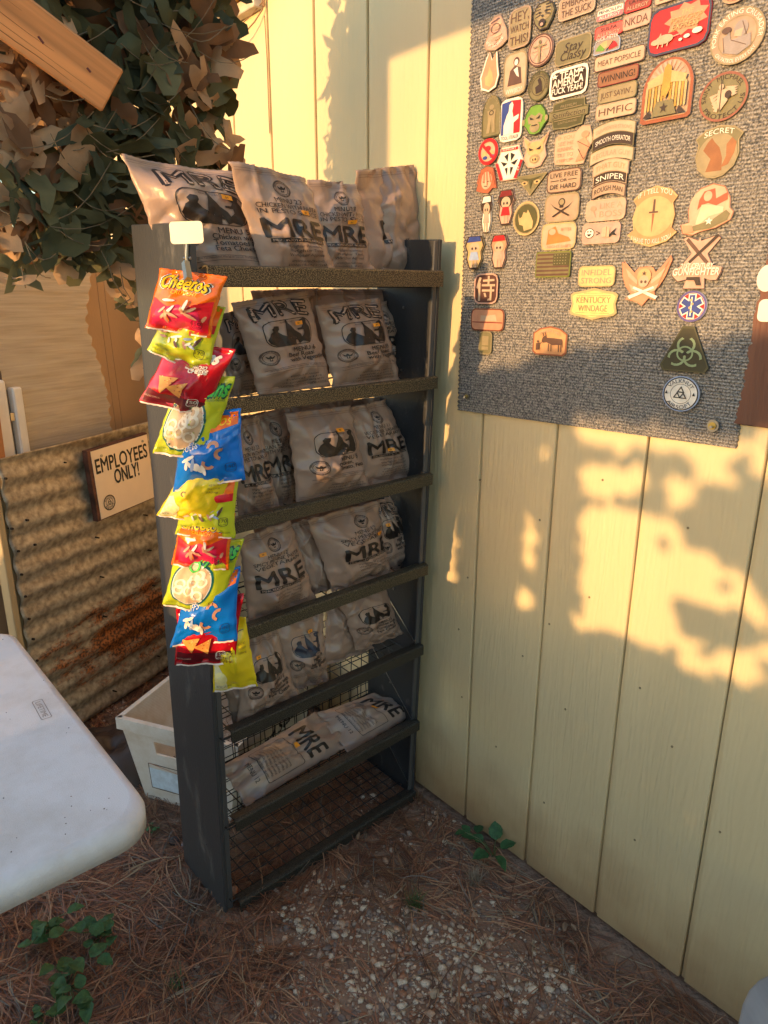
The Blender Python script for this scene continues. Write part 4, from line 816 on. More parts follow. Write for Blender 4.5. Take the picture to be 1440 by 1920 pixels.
# top shelf
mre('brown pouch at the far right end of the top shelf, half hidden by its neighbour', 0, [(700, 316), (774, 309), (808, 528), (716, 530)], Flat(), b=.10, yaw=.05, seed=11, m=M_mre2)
mre('pouch turned half away, fourth on the top shelf, with crumpled open top', 0, [(652, 322), (757, 318), (774, 530), (690, 530)], art_A('1', ['BEEF', 'SHREDDED'], tx=.12), b=.055, yaw=.30, seed=12, thick=.035, wr=.006, topflare=.02)
mre('menu 23 chicken with pasta pouch, third on the top shelf, behind its twin', 0, [(572, 338), (672, 345), (702, 528), (590, 530)], art_A('23', CPP, sx=.62, sy=.86), b=.075, seed=13, topflare=.01)
mre('menu 23 chicken with pasta pouch, second on the top shelf, in front of its twin', 0, [(424, 304), (578, 332), (634, 528), (498, 532)], art_A('23', CPP, sx=.70, sy=.91), b=.04, seed=14, topflare=.012, thick=.03)
mre('menu 5 chicken with tomatoes pouch with picture, leftmost on the top shelf', 0, [(228, 288), (446, 322), (516, 530), (322, 540)], art_B('5', CTF, tx=.07, sx=.75, sy=1.04), b=.03, yaw=-.22, seed=15, topflare=.018, thick=.030, wr=.004, lean=.15)
# second shelf
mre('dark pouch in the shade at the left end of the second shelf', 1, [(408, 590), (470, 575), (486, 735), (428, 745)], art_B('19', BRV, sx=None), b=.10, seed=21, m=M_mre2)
mre('pasta pouch peeping out at the right end of the second shelf', 1, [(668, 572), (735, 563), (768, 705), (690, 712)], art_A('3', ['PASTA', 'MEAT'], sx=.28), b=.11, seed=22, yaw=.1)
mre('menu 6 beef roast pouch with picture, left on the second shelf', 1, [(432, 568), (578, 545), (622, 722), (484, 742)], art_B('6', BRV), b=.04, seed=23, thick=.028)
mre('menu 19 beef roast pouch with picture, right on the second shelf', 1, [(590, 573), (712, 558), (752, 712), (624, 730)], art_B('19', BRV), b=.05, seed=24, thick=.03)
# third shelf
mre('pesto pasta pouch at the left end of the third shelf, behind the snack bags', 2, [(418, 800), (486, 778), (524, 958), (450, 975)], art_A('23', CPP, sx=None), b=.06, seed=31)
mre('menu 22 asian style beef pouch on the third shelf', 2, [(452, 785), (545, 762), (572, 940), (506, 955)], art_A('22', ['ASIAN STYLE BEEF', 'WITH VEGETABLES'], sx=None), b=.09, seed=32, m=M_mre2)
mre('menu 11 vegetable lasagna pouch, right on the third shelf', 2, [(652, 765), (724, 748), (788, 890), (684, 912)], art_A('11', ['VEGETABLE LASAGNA', 'VEGETARIAN'], sx=.5, sy=.62), b=.07, seed=33)
mre('creased menu 5 pouch with a glossy picture, middle of the third shelf', 2, [(536, 775), (656, 760), (694, 918), (556, 945)], art_B('5', ['Chicken,', 'Tomato, Feta'], logo=False, tx=.05, sx=.6, sy=1.12), b=.03, seed=34, thick=.032, wr=.005)
# fourth shelf
mre('menu 19 beef pouch at the right end of the fourth shelf', 3, [(690, 945), (732, 930), (790, 1052), (712, 1082)], art_B('19', BRV, sx=.3), b=.08, seed=41)
mre('plain turned pouch between the two menu 12 pouches on the fourth shelf', 3, [(540, 985), (600, 962), (640, 1098), (570, 1120)], Flat(), b=.08, seed=42, yaw=-.2)
mre('menu 12 spicy penne pouch with a silvery side, right on the fourth shelf', 3, [(575, 975), (708, 938), (732, 1078), (622, 1110)], art_A('12', SPP, tx=.12, sx=.88, sy=.90), b=.04, seed=43, thick=.032)
mre('menu 12 spicy penne pouch, left on the fourth shelf', 3, [(446, 1010), (546, 975), (594, 1125), (464, 1170)], art_A('12', SPP, sx=.28, sy=1.12), b=.035, seed=44, thick=.028)
# back row added to darken the gaps; only their tops and sides show
for k, P, n, w in ((1, [(470, 545), (600, 540), (612, 690), (490, 700)], 71, 'second shelf, behind the left pouch'), (1, [(590, 542), (720, 542), (735, 690), (610, 700)], 72, 'second shelf, behind the right pouch'),
                   (2, [(520, 762), (640, 745), (665, 880), (545, 910)], 73, 'third shelf, behind the creased pouch'), (2, [(630, 752), (740, 742), (752, 870), (650, 885)], 74, 'third shelf, behind the lasagna pouch'), (2, [(425, 785), (530, 765), (560, 915), (455, 935)], 75, 'third shelf, behind the beef pouch'),
                   (3, [(470, 985), (590, 950), (620, 1085), (500, 1120)], 76, 'fourth shelf, behind the left menu 12 pouch'), (3, [(585, 955), (735, 920), (755, 1030), (620, 1075)], 77, 'fourth shelf, behind the right menu 12 pouch')):
    mre('plain brown pouch added to darken the back of the '+w, k, P, Flat(), b=.155, seed=n, m=M_mre2, thick=.015)
# fifth shelf
mre('dark empty looking pouch at the left end of the fifth shelf', 4, [(418, 1280), (462, 1262), (470, 1345), (440, 1372)], Flat(), b=.05, seed=51, m=M_mre2)
mre('tilted pouch with sideways lettering, third on the fifth shelf', 4, [(612, 1148), (650, 1118), (702, 1215), (604, 1252)], Flat(), b=.08, seed=52)
mre('menu 5 chicken pouch with picture at the right of the fifth shelf', 4, [(634, 1126), (722, 1096), (754, 1190), (668, 1220)], art_B('5', CTF, sx=None, logo=False), b=.05, seed=53, thick=.03)
mre('menu 19 beef roast pouch with bluish picture, second on the fifth shelf', 4, [(508, 1168), (604, 1140), (614, 1278), (544, 1296)], art_B('19', BRV, logo=False, sx=.60, sy=1.16, sil=srgb(44, 50, 66)), b=.045, seed=54)
mre('menu 5 chicken pouch with picture, left on the fifth shelf', 4, [(448, 1205), (516, 1176), (562, 1312), (446, 1362)], art_B('5', CTF, logo=False, sx=.32, sy=1.16), b=.025, seed=55, thick=.026)
# sixth shelf: two lying pouches
def art_side(menu):
    f = Flat(); 
    f.text('MRE', .5, 1.02, .26, INK, .7, bold=.03)
    for i in range(7): f.text('COMMERCIAL RESALE UNLAWFUL', .5, .62-.05*i, .025, INK2, .6, bold=0)
    f.frame(rrect(.12, .30, .88, .80, .03), .008, INK2); f.poly([(.4, .82), (.51, .82), (.51, .88), (.4, .88)], STK, 'price_sticker')
    f.text('MENU '+menu, .5, .22, .05, INK, .5); return f
def lie(label, corners, art, c, lean, seed, **kw):
    P0 = RACK @ Vector((RWID/2, .10, c)); n = RACK.to_3x3() @ Vector((0, -math.cos(lean), math.sin(lean)))
    return pillow('ration_pouch', label, 'pouch', [hit(x, y, P0, n) for x, y in corners], .030, M_mre, art, seed, 'tan ration pouches on the rack', size=(1., 1.45), **kw)
lie('second pouch lying on the sixth shelf, at the right against the wall', [(700, 1300), (796, 1330), (654, 1412), (590, 1338)], art_side('12'), .262, 1.05, 61, wr=.005)
lie('first pouch lying on the sixth shelf at the left, its end drooping to the front', [(590, 1336), (662, 1394), (462, 1512), (414, 1438)], art_side('12'), .262, 1.0, 62, wr=.006)

# ================================================================== SNACK BAGS ON THE CLIP STRIP
def cplane(px, py, y=0., yaw=-.12, tilt=0.):
    P = RACK @ Vector((0, -.012, .7)); P = P + Vector((0, -y, 0)); n = Vector((math.sin(yaw), -math.cos(yaw), tilt)); return hit(px, py, P, n)
def foil(name, col): return mat(name, col, .22, 0, var=.06, vscale=20, bump=.25, bscale=90, bdist=.0015, coat=.3)
C_OR, C_RD, C_YG, C_DR, C_BL, C_YL = srgb(240, 112, 16), srgb(206, 20, 40), srgb(186, 196, 40), srgb(186, 16, 30), srgb(8, 110, 200), srgb(226, 200, 30)
def base_art(): return Flat()
def blobs(f, seed, n, x0, x1, y0, y1, cols, s=.05):
    r = random.Random(seed)
    for _ in range(n):
        x, y, a, l = r.uniform(x0, x1), r.uniform(y0, y1), r.uniform(0, 3.1), r.uniform(1, 2.6)*s; c = r.choice(cols); P = []
        for t in range(9): q = 2*math.pi*t/9; u, v = l*math.cos(q), s*.45*(1+.3*r.random())*math.sin(q); P.append((x+u*math.cos(a)-v*math.sin(a), y+u*math.sin(a)+v*math.cos(a)))
        f.poly(P, c)
def kcal(f, x, y, t, c=BLK):
    f.frame(rrect(x-.075, y-.08, x+.075, y+.08, .05), .008, c); f.text(t, x, y+.02, .06, c, .12); f.text('CALORIES', x, y-.045, .02, c, .10, bold=0)
def wavy(f, y, amp, y0, col, ph=0): f.poly([(0, y0), (1, y0)]+[(t, y+amp*math.sin(t*5+ph)) for t in np.linspace(1, 0, 14)], col, 'print_field')
def art_ch():
    f = Flat(); wavy(f, .58, .10, 0., C_RD, 2.6); f.poly([(.1, .1), (.9, .1), (.8, .45), (.5, .55), (.15, .4)], srgb(214, 30, 80), 'print_field')
    f.text('Cheetos', .47, .92, .24, WHT, .76, bold=.09, shear=.1, arch=.03); f.text('Cheetos', .47, .92, .24, BLK, .74, bold=.06, shear=.1, arch=.03); f.text('Cheetos', .47, .92, .24, srgb(250, 205, 30), .72, bold=.02, shear=.1, arch=.03)
    f.text('CRUNCHY', .52, .76, .07, srgb(250, 190, 30), .4, shear=.2)
    blobs(f, 4, 13, .12, .9, .26, .62, (ORG, SAND, WHT, ORG, srgb(236, 120, 40))); kcal(f, .82, .22, '150', DRD); return f
def art_mix():
    f = Flat(); f.poly([(0, .74), (1, .8), (1, 1.15), (0, 1.15)], C_OR, 'print_field'); f.poly([(0, .66), (1, .70), (1, .84), (0, .78)], C_RD, 'print_field')
    f.text('Cheetos', .5, 1.0, .14, srgb(250, 200, 30), .6, shear=.2)
    blobs(f, 9, 18, .1, .8, .38, .72, (WHT, LBL, BRN, ORG, LBL, srgb(196, 90, 60)), .045); kcal(f, .84, .33, '170'); f.text('BAKED SNACK', .25, .22, .045, srgb(60, 90, 20), .3); f.text('NET WT 1 OZ (28.3g)', .22, .12, .035, srgb(60, 90, 20), .3, bold=0); f.text('GUARANTEED FRESH UNTIL', .75, .12, .028, BLK, .4, bold=0); return f
def chip(f, x, y, s, a):
    c = srgb(222, 150, 70); P = [(x+s*math.cos(a+2.094*k), y+s*math.sin(a+2.094*k)) for k in range(3)]; f.poly(P, c)
    r = random.Random(int(x*100)); 
    for _ in range(9): u, v = r.random(), r.random(); u, v = (u, v) if u+v < 1 else (1-u, 1-v); X = P[0][0]+u*(P[1][0]-P[0][0])*.8+v*(P[2][0]-P[0][0])*.8; Y = P[0][1]+u*(P[1][1]-P[0][1])*.8+v*(P[2][1]-P[0][1])*.8; f.poly(oval(X, Y, .012, .01, 6), r.choice((srgb(180, 70, 30), srgb(240, 190, 110))))
def art_dor():
    f = Flat(); f.poly([(0, 0), (1, 0), (1, .22), (0, .30)], srgb(96, 8, 22), 'print_field'); f.text('Doritos', .55, .98, .2, WHT, .6, bold=.05, shear=.1); f.text('NACHO', .66, .80, .055, WHT, .2, bold=.04); f.text('CHEESE', .66, .73, .07, WHT, .28, bold=.05)
    chip(f, .30, .48, .19, .6); chip(f, .52, .40, .17, .9); kcal(f, .78, .20, '150', WHT); f.text('NACHO CHEESE', .18, .18, .035, PNK, .26, bold=0); return f
def art_fun():
    f = Flat(); f.poly(oval(.42, .48, .37, .40, 34), srgb(10, 96, 96)); f.poly(oval(.42, .48, .34, .365, 34), WHT); f.poly(oval(.42, .48, .325, .35, 34), srgb(206, 176, 140))
    r = random.Random(5)
    for _ in range(9):
        x, y = .42+r.uniform(-.2, .2), .48+r.uniform(-.2, .2); f.ring(x, y, .10, .085, .04, srgb(236, 222, 196), 16)
    f.text('Funyuns', .62, 1.0, .22, srgb(0, 70, 60), .7, bold=.11, shear=.15); f.text('Funyuns', .62, 1.0, .22, srgb(70, 180, 70), .68, bold=.03, shear=.15); f.ring(.42, .80, .10, .10, .04, srgb(70, 180, 70), 20)
    f.text('ONION FLAVORED RINGS', .84, .84, .03, srgb(0, 70, 60), .26, bold=0); kcal(f, .86, .16, '110'); f.text('NET WT 3/4 OZ', .2, .10, .03, srgb(30, 90, 40), .26, bold=0); return f
def art_blue():
    f = Flat(); f.poly([(0, .86), (.3, .9), (.6, .84), (1, .93), (1, 1.15), (0, 1.15)], C_OR, 'print_field'); f.poly([(0, .0), (1, .0), (1, .035), (0, .035)], C_OR, 'print_field'); f.text('Cheetos', .5, 1.0, .15, srgb(250, 200, 30), .7, shear=.2)
    r = random.Random(2)
    for x, y, q in ((.62, .62, 0), (.74, .50, 1), (.55, .38, 2)):
        f.put('emblem', ORG, [(x+.10*math.cos(R(a+70*q)), y+.10*math.sin(R(a+70*q))) for a in range(0, 181, 20)]+[(x+.05*math.cos(R(a+70*q)), y+.05*math.sin(R(a+70*q))) for a in range(0, 181, 20)], [(k, k+1, 11+k, 10+k) for k in range(9)])
    blobs(f, 8, 7, .15, .5, .25, .5, (WHT, LBL, WHT), .06); f.text('PUFFS', .25, .66, .09, WHT, .26, rot=.2); kcal(f, .84, .26, '140', srgb(4, 50, 110)); return f
def art_lay(t='Classic'):
    f = Flat(); f.poly([(0, 0), (.34, 0), (.30, .3), (.12, .5), (0, .45)], srgb(222, 214, 170), 'print_field'); f.poly(oval(.2, .24, .15, .12), srgb(236, 222, 150)); f.text(t, .30, .62, .13, srgb(120, 80, 20), .44, bold=.01); f.text('NET WT 1 OZ (28.3g)', .25, .09, .035, srgb(120, 100, 20), .34, bold=0)
    for i, s in enumerate(('0.5g SAT FAT', '170mg SODIUM', '350mg')): f.text(s, .80, .78-.07*i, .035, srgb(120, 90, 20), .2, bold=0)
    f.line((.7, .95), (.9, .98), .012, srgb(120, 90, 20)); return f
SN = 'small snack bags hanging on the clip strip'
def snack(label, corners, col, art, depth, seed, yaw=-.12, thick=.02, **kw):
    C = [cplane(x, y, depth, yaw) for x, y in corners]
    art.poly([(0, .004), (1, .004), (1, .032), (0, .032)], srgb(226, 206, 190), 'seal_strip')
    for q in range(3): art.line((.01, .045+.014*q), (.99, .045+.014*q), .003, tuple(c*.6 for c in col), 'crimp_line')
    return pillow('snack_bag', label, 'snack bag', C, thick, foil('foil_%d_%d_%d' % tuple(int(c*99) for c in col), col), art, seed, SN, size=(1., 1.15), nu=24, nv=28, wr=.0036, seal=.07, pinch=.05, **kw)
snack('yellow potato crisps bag lettered Classic, lowest on the strip', [(396, 1160), (461, 1156), (484, 1286), (399, 1299)], C_YL, art_lay(), .010, 112, yaw=.1)
snack('dark red tortilla chip bag, second from the bottom of the strip', [(330, 1140), (458, 1112), (442, 1242), (327, 1247)], C_DR, art_dor(), .020, 111)
snack('blue puffs bag, lower of two blue bags on the strip', [(352, 1075), (450, 1062), (444, 1202), (320, 1212)], C_BL, art_blue(), .032, 110)
snack('yellow green onion rings bag, lower of two with a round window', [(330, 1020), (459, 1010), (413, 1153), (304, 1133)], C_YG, art_fun(), .044, 109)
snack('red snack bag with orange top in the middle of the strip', [(338, 950), (442, 962), (428, 1069), (322, 1058)], C_OR, art_ch(), .056, 108)
snack('yellow green mixed snack bag just below the plain yellow crisps bag', [(345, 890), (448, 890), (440, 1009), (328, 1002)], C_YG, art_mix(), .064, 107)
snack('yellow crisps bag with a hanging corner, below the upper blue bag', [(348, 870), (444, 868), (404, 984), (292, 966)], C_YL, art_lay('c'), .074, 106)
snack('blue puffs bag with orange top, upper of two blue bags on the strip', [(340, 775), (452, 765), (461, 899), (324, 922)], C_BL, art_blue(), .082, 105)
snack('yellow green onion rings bag, upper of two with a round window', [(330, 700), (442, 706), (396, 865), (287, 849)], C_YG, art_fun(), .092, 104)
snack('red tortilla chip bag reading CHEESE, third from the top', [(318, 640), (443, 655), (386, 781), (259, 752)], C_DR, art_dor(), .104, 103)
snack('yellow green mixed snack bag, second from the top under the orange bag', [(318, 560), (424, 576), (389, 708), (275, 656)], C_YG, art_mix(), .114, 102)
snack('orange and red crunchy cheese snack bag at the top of the strip', [(299, 502), (426, 518), (394, 634), (270, 614)], C_OR, art_ch(), .128, 101, thick=.024)

cs = thing('clip_strip', 'white clip strip with a blank header card hanging from the rack front', 'clip strip', RACK @ Matrix.Translation((0, -.012, 0)))
CSI = FR[cs.name].inverted()
def cl(px, py, y=0.): return CSI @ cplane(px, py, y)
mb = MB(); pts = [cl(x, y, .012) for x, y in ((347, 455), (350, 520), (350, 700), (368, 900), (380, 1080), (410, 1200))]
for i in range(len(pts)-1):
    a, b_ = pts[i], pts[i+1]; s = Vector((.006, 0, 0)); t_ = Vector((0, .0012, 0)); mb.add([a-s, a+s, b_+s, b_-s, a-s+t_, a+s+t_, b_+s+t_, b_-s+t_], [(0, 3, 2, 1), (4, 5, 6, 7), (0, 4, 7, 3), (1, 2, 6, 5)])
M_wpl = mat('white_plastic', (.78, .72, .55), .4, var=.04)
mb.build('strip', mat('steel_strip', (.45, .42, .36), .4, .6), cs)
q = [cl(x, y, .135) for x, y in ((317, 416), (379, 414), (382, 456), (320, 458))]; O4 = sum(q, Vector())/4
ax = (q[1]-q[0]).normalized(); az_ = (q[0]-q[3]); az_ = (az_-ax*az_.dot(ax)).normalized(); ay = az_.cross(ax); Wc = ((q[1]-q[0]).length+(q[2]-q[3]).length)/2; Hc = ((q[0]-q[3]).length+(q[1]-q[2]).length)/2
mb = MB(); mb.prism(rrect(-Wc/2, -Hc/2, Wc/2, Hc/2, .005), 0, .0012); Mx = frame(O4, ax, ay, az_); mb.v = [tuple(Mx @ Vector(v)) for v in mb.v]; mb.build('header_card', M_wpl, cs)
mb = MB(); mb.tube([cl(351, 458, .133), cl(350, 480, .133), cl(351, 500, .132)], .0022, 6); mb.build('wire_arm', M_steel, cs)
mb = MB()
a, b_ = cl(349, 492, .134), cl(353, 524, .150); mb.tube([a+Vector((-.001, 0, 0)), b_], [.006, .0065], 4); mb.tube([cl(344, 484, .13), cl(358, 484, .13)], .0022, 8); mb.build('clip', M_steel, cs)
for (x, y, d) in ((360, 572, .122), (378, 655, .108), (384, 706, .098), (398, 772, .086), (396, 872, .076), (398, 895, .066), (392, 958, .058), (396, 1016, .046), (402, 1068, .034), (396, 1130, .022), (430, 1160, .012)):
    mb = MB(); p = cl(x, y, d); mb.tube([p+Vector((0, .001, .012)), p+Vector((0, -.003, -.010))], .0045, 4); mb.build('clip', M_steel, cs)
# ================================================================== HALF WALL OF CORRUGATED METAL
G1, G2 = ground(168, 1356), ground(332, 1246)
sx_ = (G2-G1).normalized(); sy_ = Vector((-sx_.y, sx_.x, 0)); 
if sy_.dot(G1-EYE) < 0: sy_ = -sy_
SHM = frame(G1, sx_, sy_, Vector((0, 0, 1)))
if sx_.cross(sy_).z < 0: sx_ = -sx_; SHM = frame(G1, sx_, sy_, Vector((0, 0, 1)))
SHI = SHM.inverted()
def sh(px, py, y=0.): return SHI @ hit(px, py, SHM @ Vector((0, y, 0)), sy_)
tl, tr, ml = sh(0, 860), sh(298, 785), sh(32, 1100)
print('SHEET', G1, G2, sx_, 'tl', tl, 'tr', tr, 'ml', ml)
XS0, XS1 = ml.x-.0, sh(345, 1240).x+.10
def ztop(x): return tl.z+(tr.z-tl.z)*(x-tl.x)/(tr.x-tl.x)
def rust(m, N, L, b, tc, mp):
    g = N.new('ShaderNodeTexNoise'); g.inputs['Scale'].default_value = 55; g.inputs['Detail'].default_value = 6; L.new(tc.outputs['Object'], g.inputs['Vector'])
    cr = N.new('ShaderNodeValToRGB'); cr.color_ramp.elements[0].position = .35; cr.color_ramp.elements[1].position = .65
    cr.color_ramp.elements[0].color = (.23, .18, .125, 1); cr.color_ramp.elements[1].color = (.50, .415, .29, 1); L.new(g.outputs[0], cr.inputs[0])
    mpp = N.new('ShaderNodeMapping'); mpp.inputs['Location'].default_value = (-RUSTC.x, 0, -RUSTC.z); mpp.inputs['Rotation'].default_value = (0, 0, 0); mpp.inputs['Scale'].default_value = (1, 1, 1)
    L.new(tc.outputs['Object'], mpp.inputs[0]); sc2 = N.new('ShaderNodeVectorMath'); sc2.operation = 'MULTIPLY'; sc2.inputs[1].default_value = (2.6, 0, 7.0); L.new(mpp.outputs[0], sc2.inputs[0])
    ln = N.new('ShaderNodeVectorMath'); ln.operation = 'LENGTH'; L.new(sc2.outputs[0], ln.inputs[0])
    n2 = N.new('ShaderNodeTexNoise'); n2.inputs['Scale'].default_value = 24; n2.inputs['Detail'].default_value = 8; n2.inputs['Roughness'].default_value = .75
    st = N.new('ShaderNodeMapping'); st.inputs['Scale'].default_value = (.35, 1, 1); L.new(tc.outputs['Object'], st.inputs[0]); L.new(st.outputs[0], n2.inputs['Vector'])
    a = N.new('ShaderNodeMath'); a.operation = 'MULTIPLY_ADD'; L.new(n2.outputs[0], a.inputs[0]); a.inputs[1].default_value = -3.4; L.new(ln.outputs['Value'], a.inputs[2])
    r = N.new('ShaderNodeMapRange'); r.inputs[1].default_value = -1.15; r.inputs[2].default_value = -.75; r.inputs[3].default_value = 1; r.inputs[4].default_value = 0; L.new(a.outputs[0], r.inputs[0])
    n3 = N.new('ShaderNodeTexNoise'); n3.inputs['Scale'].default_value = 120; L.new(tc.outputs['Object'], n3.inputs['Vector'])
    c3 = N.new('ShaderNodeValToRGB'); c3.color_ramp.elements[0].color = (.06, .018, .008, 1); c3.color_ramp.elements[1].color = (.42, .13, .03, 1); c3.color_ramp.elements[0].position = .4; c3.color_ramp.elements[1].position = .62; L.new(n3.outputs[0], c3.inputs[0])
    mx = N.new('ShaderNodeMix'); mx.data_type = 'RGBA'; L.new(r.outputs[0], mx.inputs[0]); L.new(cr.outputs[0], mx.inputs[6]); L.new(c3.outputs[0], mx.inputs[7]); L.new(mx.outputs[2], b.inputs['Base Color'])
    im = N.new('ShaderNodeMath'); im.operation = 'MULTIPLY_ADD'; im.inputs[1].default_value = -.2; im.inputs[2].default_value = .2; L.new(r.outputs[0], im.inputs[0]); L.new(im.outputs[0], b.inputs['Metallic'])
RUSTC = sh(262, 1165)
M_corr = mat('weathered_galvanised', (.3, .25, .16), .48, .6, bump=.4, bscale=140, bdist=.0015, extra=rust)
hw = thing('half_wall', 'low rusty corrugated metal half wall with the employees only sign', 'half wall', SHM)
PIT = .068; mb = MB(); NXs, NZs = 60, 190; V = []
for j in range(NZs+1):
    for i in range(NXs+1):
        x = XS0+(XS1-XS0)*i/NXs; z = .015+(ztop(x)-.015)*j/NZs; d = .0012*noise.noise(Vector((x*6, z*9, 0)))*4
        if x < XS0+.36: d -= .0025*(1 if x < XS0+.345 else .5)
        V.append((x+.0022*math.sin(2*math.pi*z/PIT)*(1 if i == 0 else 0), .0055*math.cos(2*math.pi*(z+.004*math.sin(x*5))/PIT)+d, z))
k = NXs+1; mb.add(V, [(j*k+i, j*k+i+1, (j+1)*k+i+1, (j+1)*k+i) for j in range(NZs) for i in range(NXs)])
o = mb.build('corrugated_sheet', M_corr, hw, smooth=True); sd = o.modifiers.new('s', 'SOLIDIFY'); sd.thickness = .0012
M_hole = mat('rusty_nail', (.03, .018, .012), .8)
for px, py in ((9, 897), (21, 991), (33, 1033), (39, 1077), (46, 1118), (53, 1160), (61, 1198), (68, 1238), (121, 867), (288, 816), (183, 1008), (192, 1082), (198, 1156), (274, 966), (281, 1032), (288, 1098), (297, 1230), (216, 1296), (50, 975), (64, 1021)):
    p = sh(px, py, -.007); mb = MB(); mb.tube([(p.x, -.0135, p.z), (p.x, .004, p.z)], .0035 if px < 70 else .0026, 8); mb.build('nail_head', M_hole, hw)
M_pine = mat('pale_pine', (.52, .38, .20), .65, var=.18, vscale=8, bump=.5, bscale=60, stretch=(1, 1, .08))
a, b_ = sh(-8, 960, -.01), sh(12, 960, -.01)
MB().box((XS0-.030, -.006, -.02), (XS0-.010, .022, ztop(XS0)-.08), bev=.002).build('post', M_pine, hw)
MB().box((XS0-.01, .016, -.02), (XS0+.03, .055, ztop(XS0)-.05), bev=.002).build('post', M_pine, hw)
MB().box((XS0, .016, ztop(.3)-.13), (XS1, .05, ztop(.3)-.09), bev=.002).build('rail', M_pine, hw)

# sign
q = [sh(x, y, -.035) for x, y in ((168, 845), (274, 817), (291, 929), (191, 976))]; Oq = sum(q, Vector())/4
ax = ((q[1]-q[0])+(q[2]-q[3])).normalized(); az_ = ((q[0]-q[3])+(q[1]-q[2])); az_ = (az_-ax*az_.dot(ax)).normalized(); ay = az_.cross(ax)
Ws = ((q[1]-q[0]).length+(q[2]-q[3]).length)/2; Hs = ((q[0]-q[3]).length+(q[1]-q[2]).length)/2
sg = thing('warning_sign', 'small sign on a rough wooden board reading EMPLOYEES ONLY!', 'sign', SHM @ frame(Oq, ax, ay, az_))
rs = random.Random(4); mb = MB(); pts = []
for t in range(24):
    q0 = t/24*4; s = int(q0); f_ = q0-s; e = .006+.003*rs.random()
    c = [(-Ws/2-e-.004, Hs/2+e*.6), (Ws/2+e*.3, Hs/2+e*.6), (Ws/2+e*.3, -Hs/2-e*.4), (-Ws/2-e-.004, -Hs/2-e*.4)]; A_, B_ = c[s], c[(s+1) % 4]; pts.append((A_[0]+(B_[0]-A_[0])*f_, A_[1]+(B_[1]-A_[1])*f_))
mb.prism(pts, .0008, .021); mb.build('board', mat('live_edge_wood', (.10, .035, .02), .7, var=.5, vscale=30, bump=.8, bscale=80), sg)
MB().box((-Ws/2, -.0012, -Hs/2), (Ws/2, .0004, Hs/2)).build('sign_face', mat('sign_paper', (.88, .70, .50), .45, var=.02), sg)
f = Flat(); f.text('EMPLOYEES', 0, .27*Hs, .21*Hs, BLK, Ws*.92, bold=.018); f.text('ONLY!', .04*Ws, .04*Hs, .21*Hs, BLK, Ws*.44, bold=.018); f.ring(-.33*Ws, -.3*Hs, .10*Ws, .115*Hs, .003, BLK, 24); f.ring(-.33*Ws, -.3*Hs, .06*Ws, .07*Hs, .0012, BLK, 24)
f.arc('VALKNUT', -.33*Ws, -.3*Hs, .078*Ws, 160, 20, .03*Hs, BLK, ry=.09*Hs); f.arc('AIRSOFT', -.33*Ws, -.3*Hs, .078*Ws, 200, 340, .03*Hs, BLK, ry=.09*Hs, inside=True)
class A2: pass
a2 = A2(); a2.P = lambda pts, c: f.poly([(-.33*Ws+p[0]*Ws, -.3*Hs+p[1]*Ws) for p in pts], c); valk(a2, .05); f.stamp(sg, -.0013, .0001)
for x, z in ((-.34, .40), (.40, .42)): MB().tube([(x*Ws, -.0035, z*Hs), (x*Ws, .001, z*Hs)], .0042, 10).build('screw', M_steel, sg)

# ================================================================== WRAPPED BOX BEHIND
M_card = mat('cardboard', (.38, .235, .125), .8, var=.08, vscale=6, bump=.3, bscale=260, stretch=(1, 1, .3))
bx = thing('wrapped_box', 'tall cardboard box wound in cloudy stretch film behind the half wall', 'box', SHM)
YB = .10; xr = sh(345, 700, YB).x+.02; xl = sh(40, 700, YB).x
MB().box((xl-.25, YB, 0), (xr, YB+.42, 1.47), bev=.006).build('carton', M_card, bx)
for px in (205, 218):
    p = sh(px-20, 560, YB); p2 = sh(px+12, 800, YB); mb = MB(); mb.tube([(p.x, YB-.0002, 1.46), (p.x, YB-.0002, p.z), (p2.x, YB-.0002, p2.z), (p2.x, YB-.0002, .1)], .0016, 5); mb.build('crease', M_card, bx)
def film_ex(m, N, L, b, tc, mp):
    tr = N.new('ShaderNodeBsdfTransparent'); mx = N.new('ShaderNodeMixShader'); w = N.new('ShaderNodeTexNoise'); w.inputs['Scale'].default_value = 9; w.inputs['Detail'].default_value = 8
    s = N.new('ShaderNodeMapping'); s.inputs['Scale'].default_value = (.7, 1, 16); s.inputs['Rotation'].default_value = (0, .12, 0); L.new(tc.outputs['Object'], s.inputs[0]); L.new(s.outputs[0], w.inputs['Vector'])
    r = N.new('ShaderNodeMapRange'); r.inputs[1].default_value = .3; r.inputs[2].default_value = .7; r.inputs[3].default_value = .42; r.inputs[4].default_value = .62; L.new(w.outputs[0], r.inputs[0])
    L.new(r.outputs[0], mx.inputs[0]); L.new(tr.outputs[0], mx.inputs[1]); L.new(b.outputs[0], mx.inputs[2]); L.new(mx.outputs[0], N['Material Output'].inputs[0])
    bp = N.new('ShaderNodeBump'); bp.inputs['Strength'].default_value = .5; bp.inputs['Distance'].default_value = .003; L.new(w.outputs[0], bp.inputs['Height']); L.new(bp.outputs[0], b.inputs['Normal'])
M_film = mat('stretch_film', (.66, .62, .54), .18, spec=.8, extra=film_ex)
mb = MB(); V = []; NJ, NI = 60, 20
for j in range(NJ+1):
    py = 430+(880-430)*j/NJ; pe = 165+12*math.sin(j*.2)*.4+(.5 if py < 600 else (py-600)*.22)+3*math.sin(j*1.9)
    e = sh(pe, py, YB-.004); 
    for i in range(NI+1):
        x = (xl-.255)+(e.x-(xl-.255))*i/NI; V.append((x, YB-.004-.006*abs(noise.noise(Vector((x*8, e.z*22, 0))))-.003*abs(math.sin(e.z*90+x*4)), e.z))
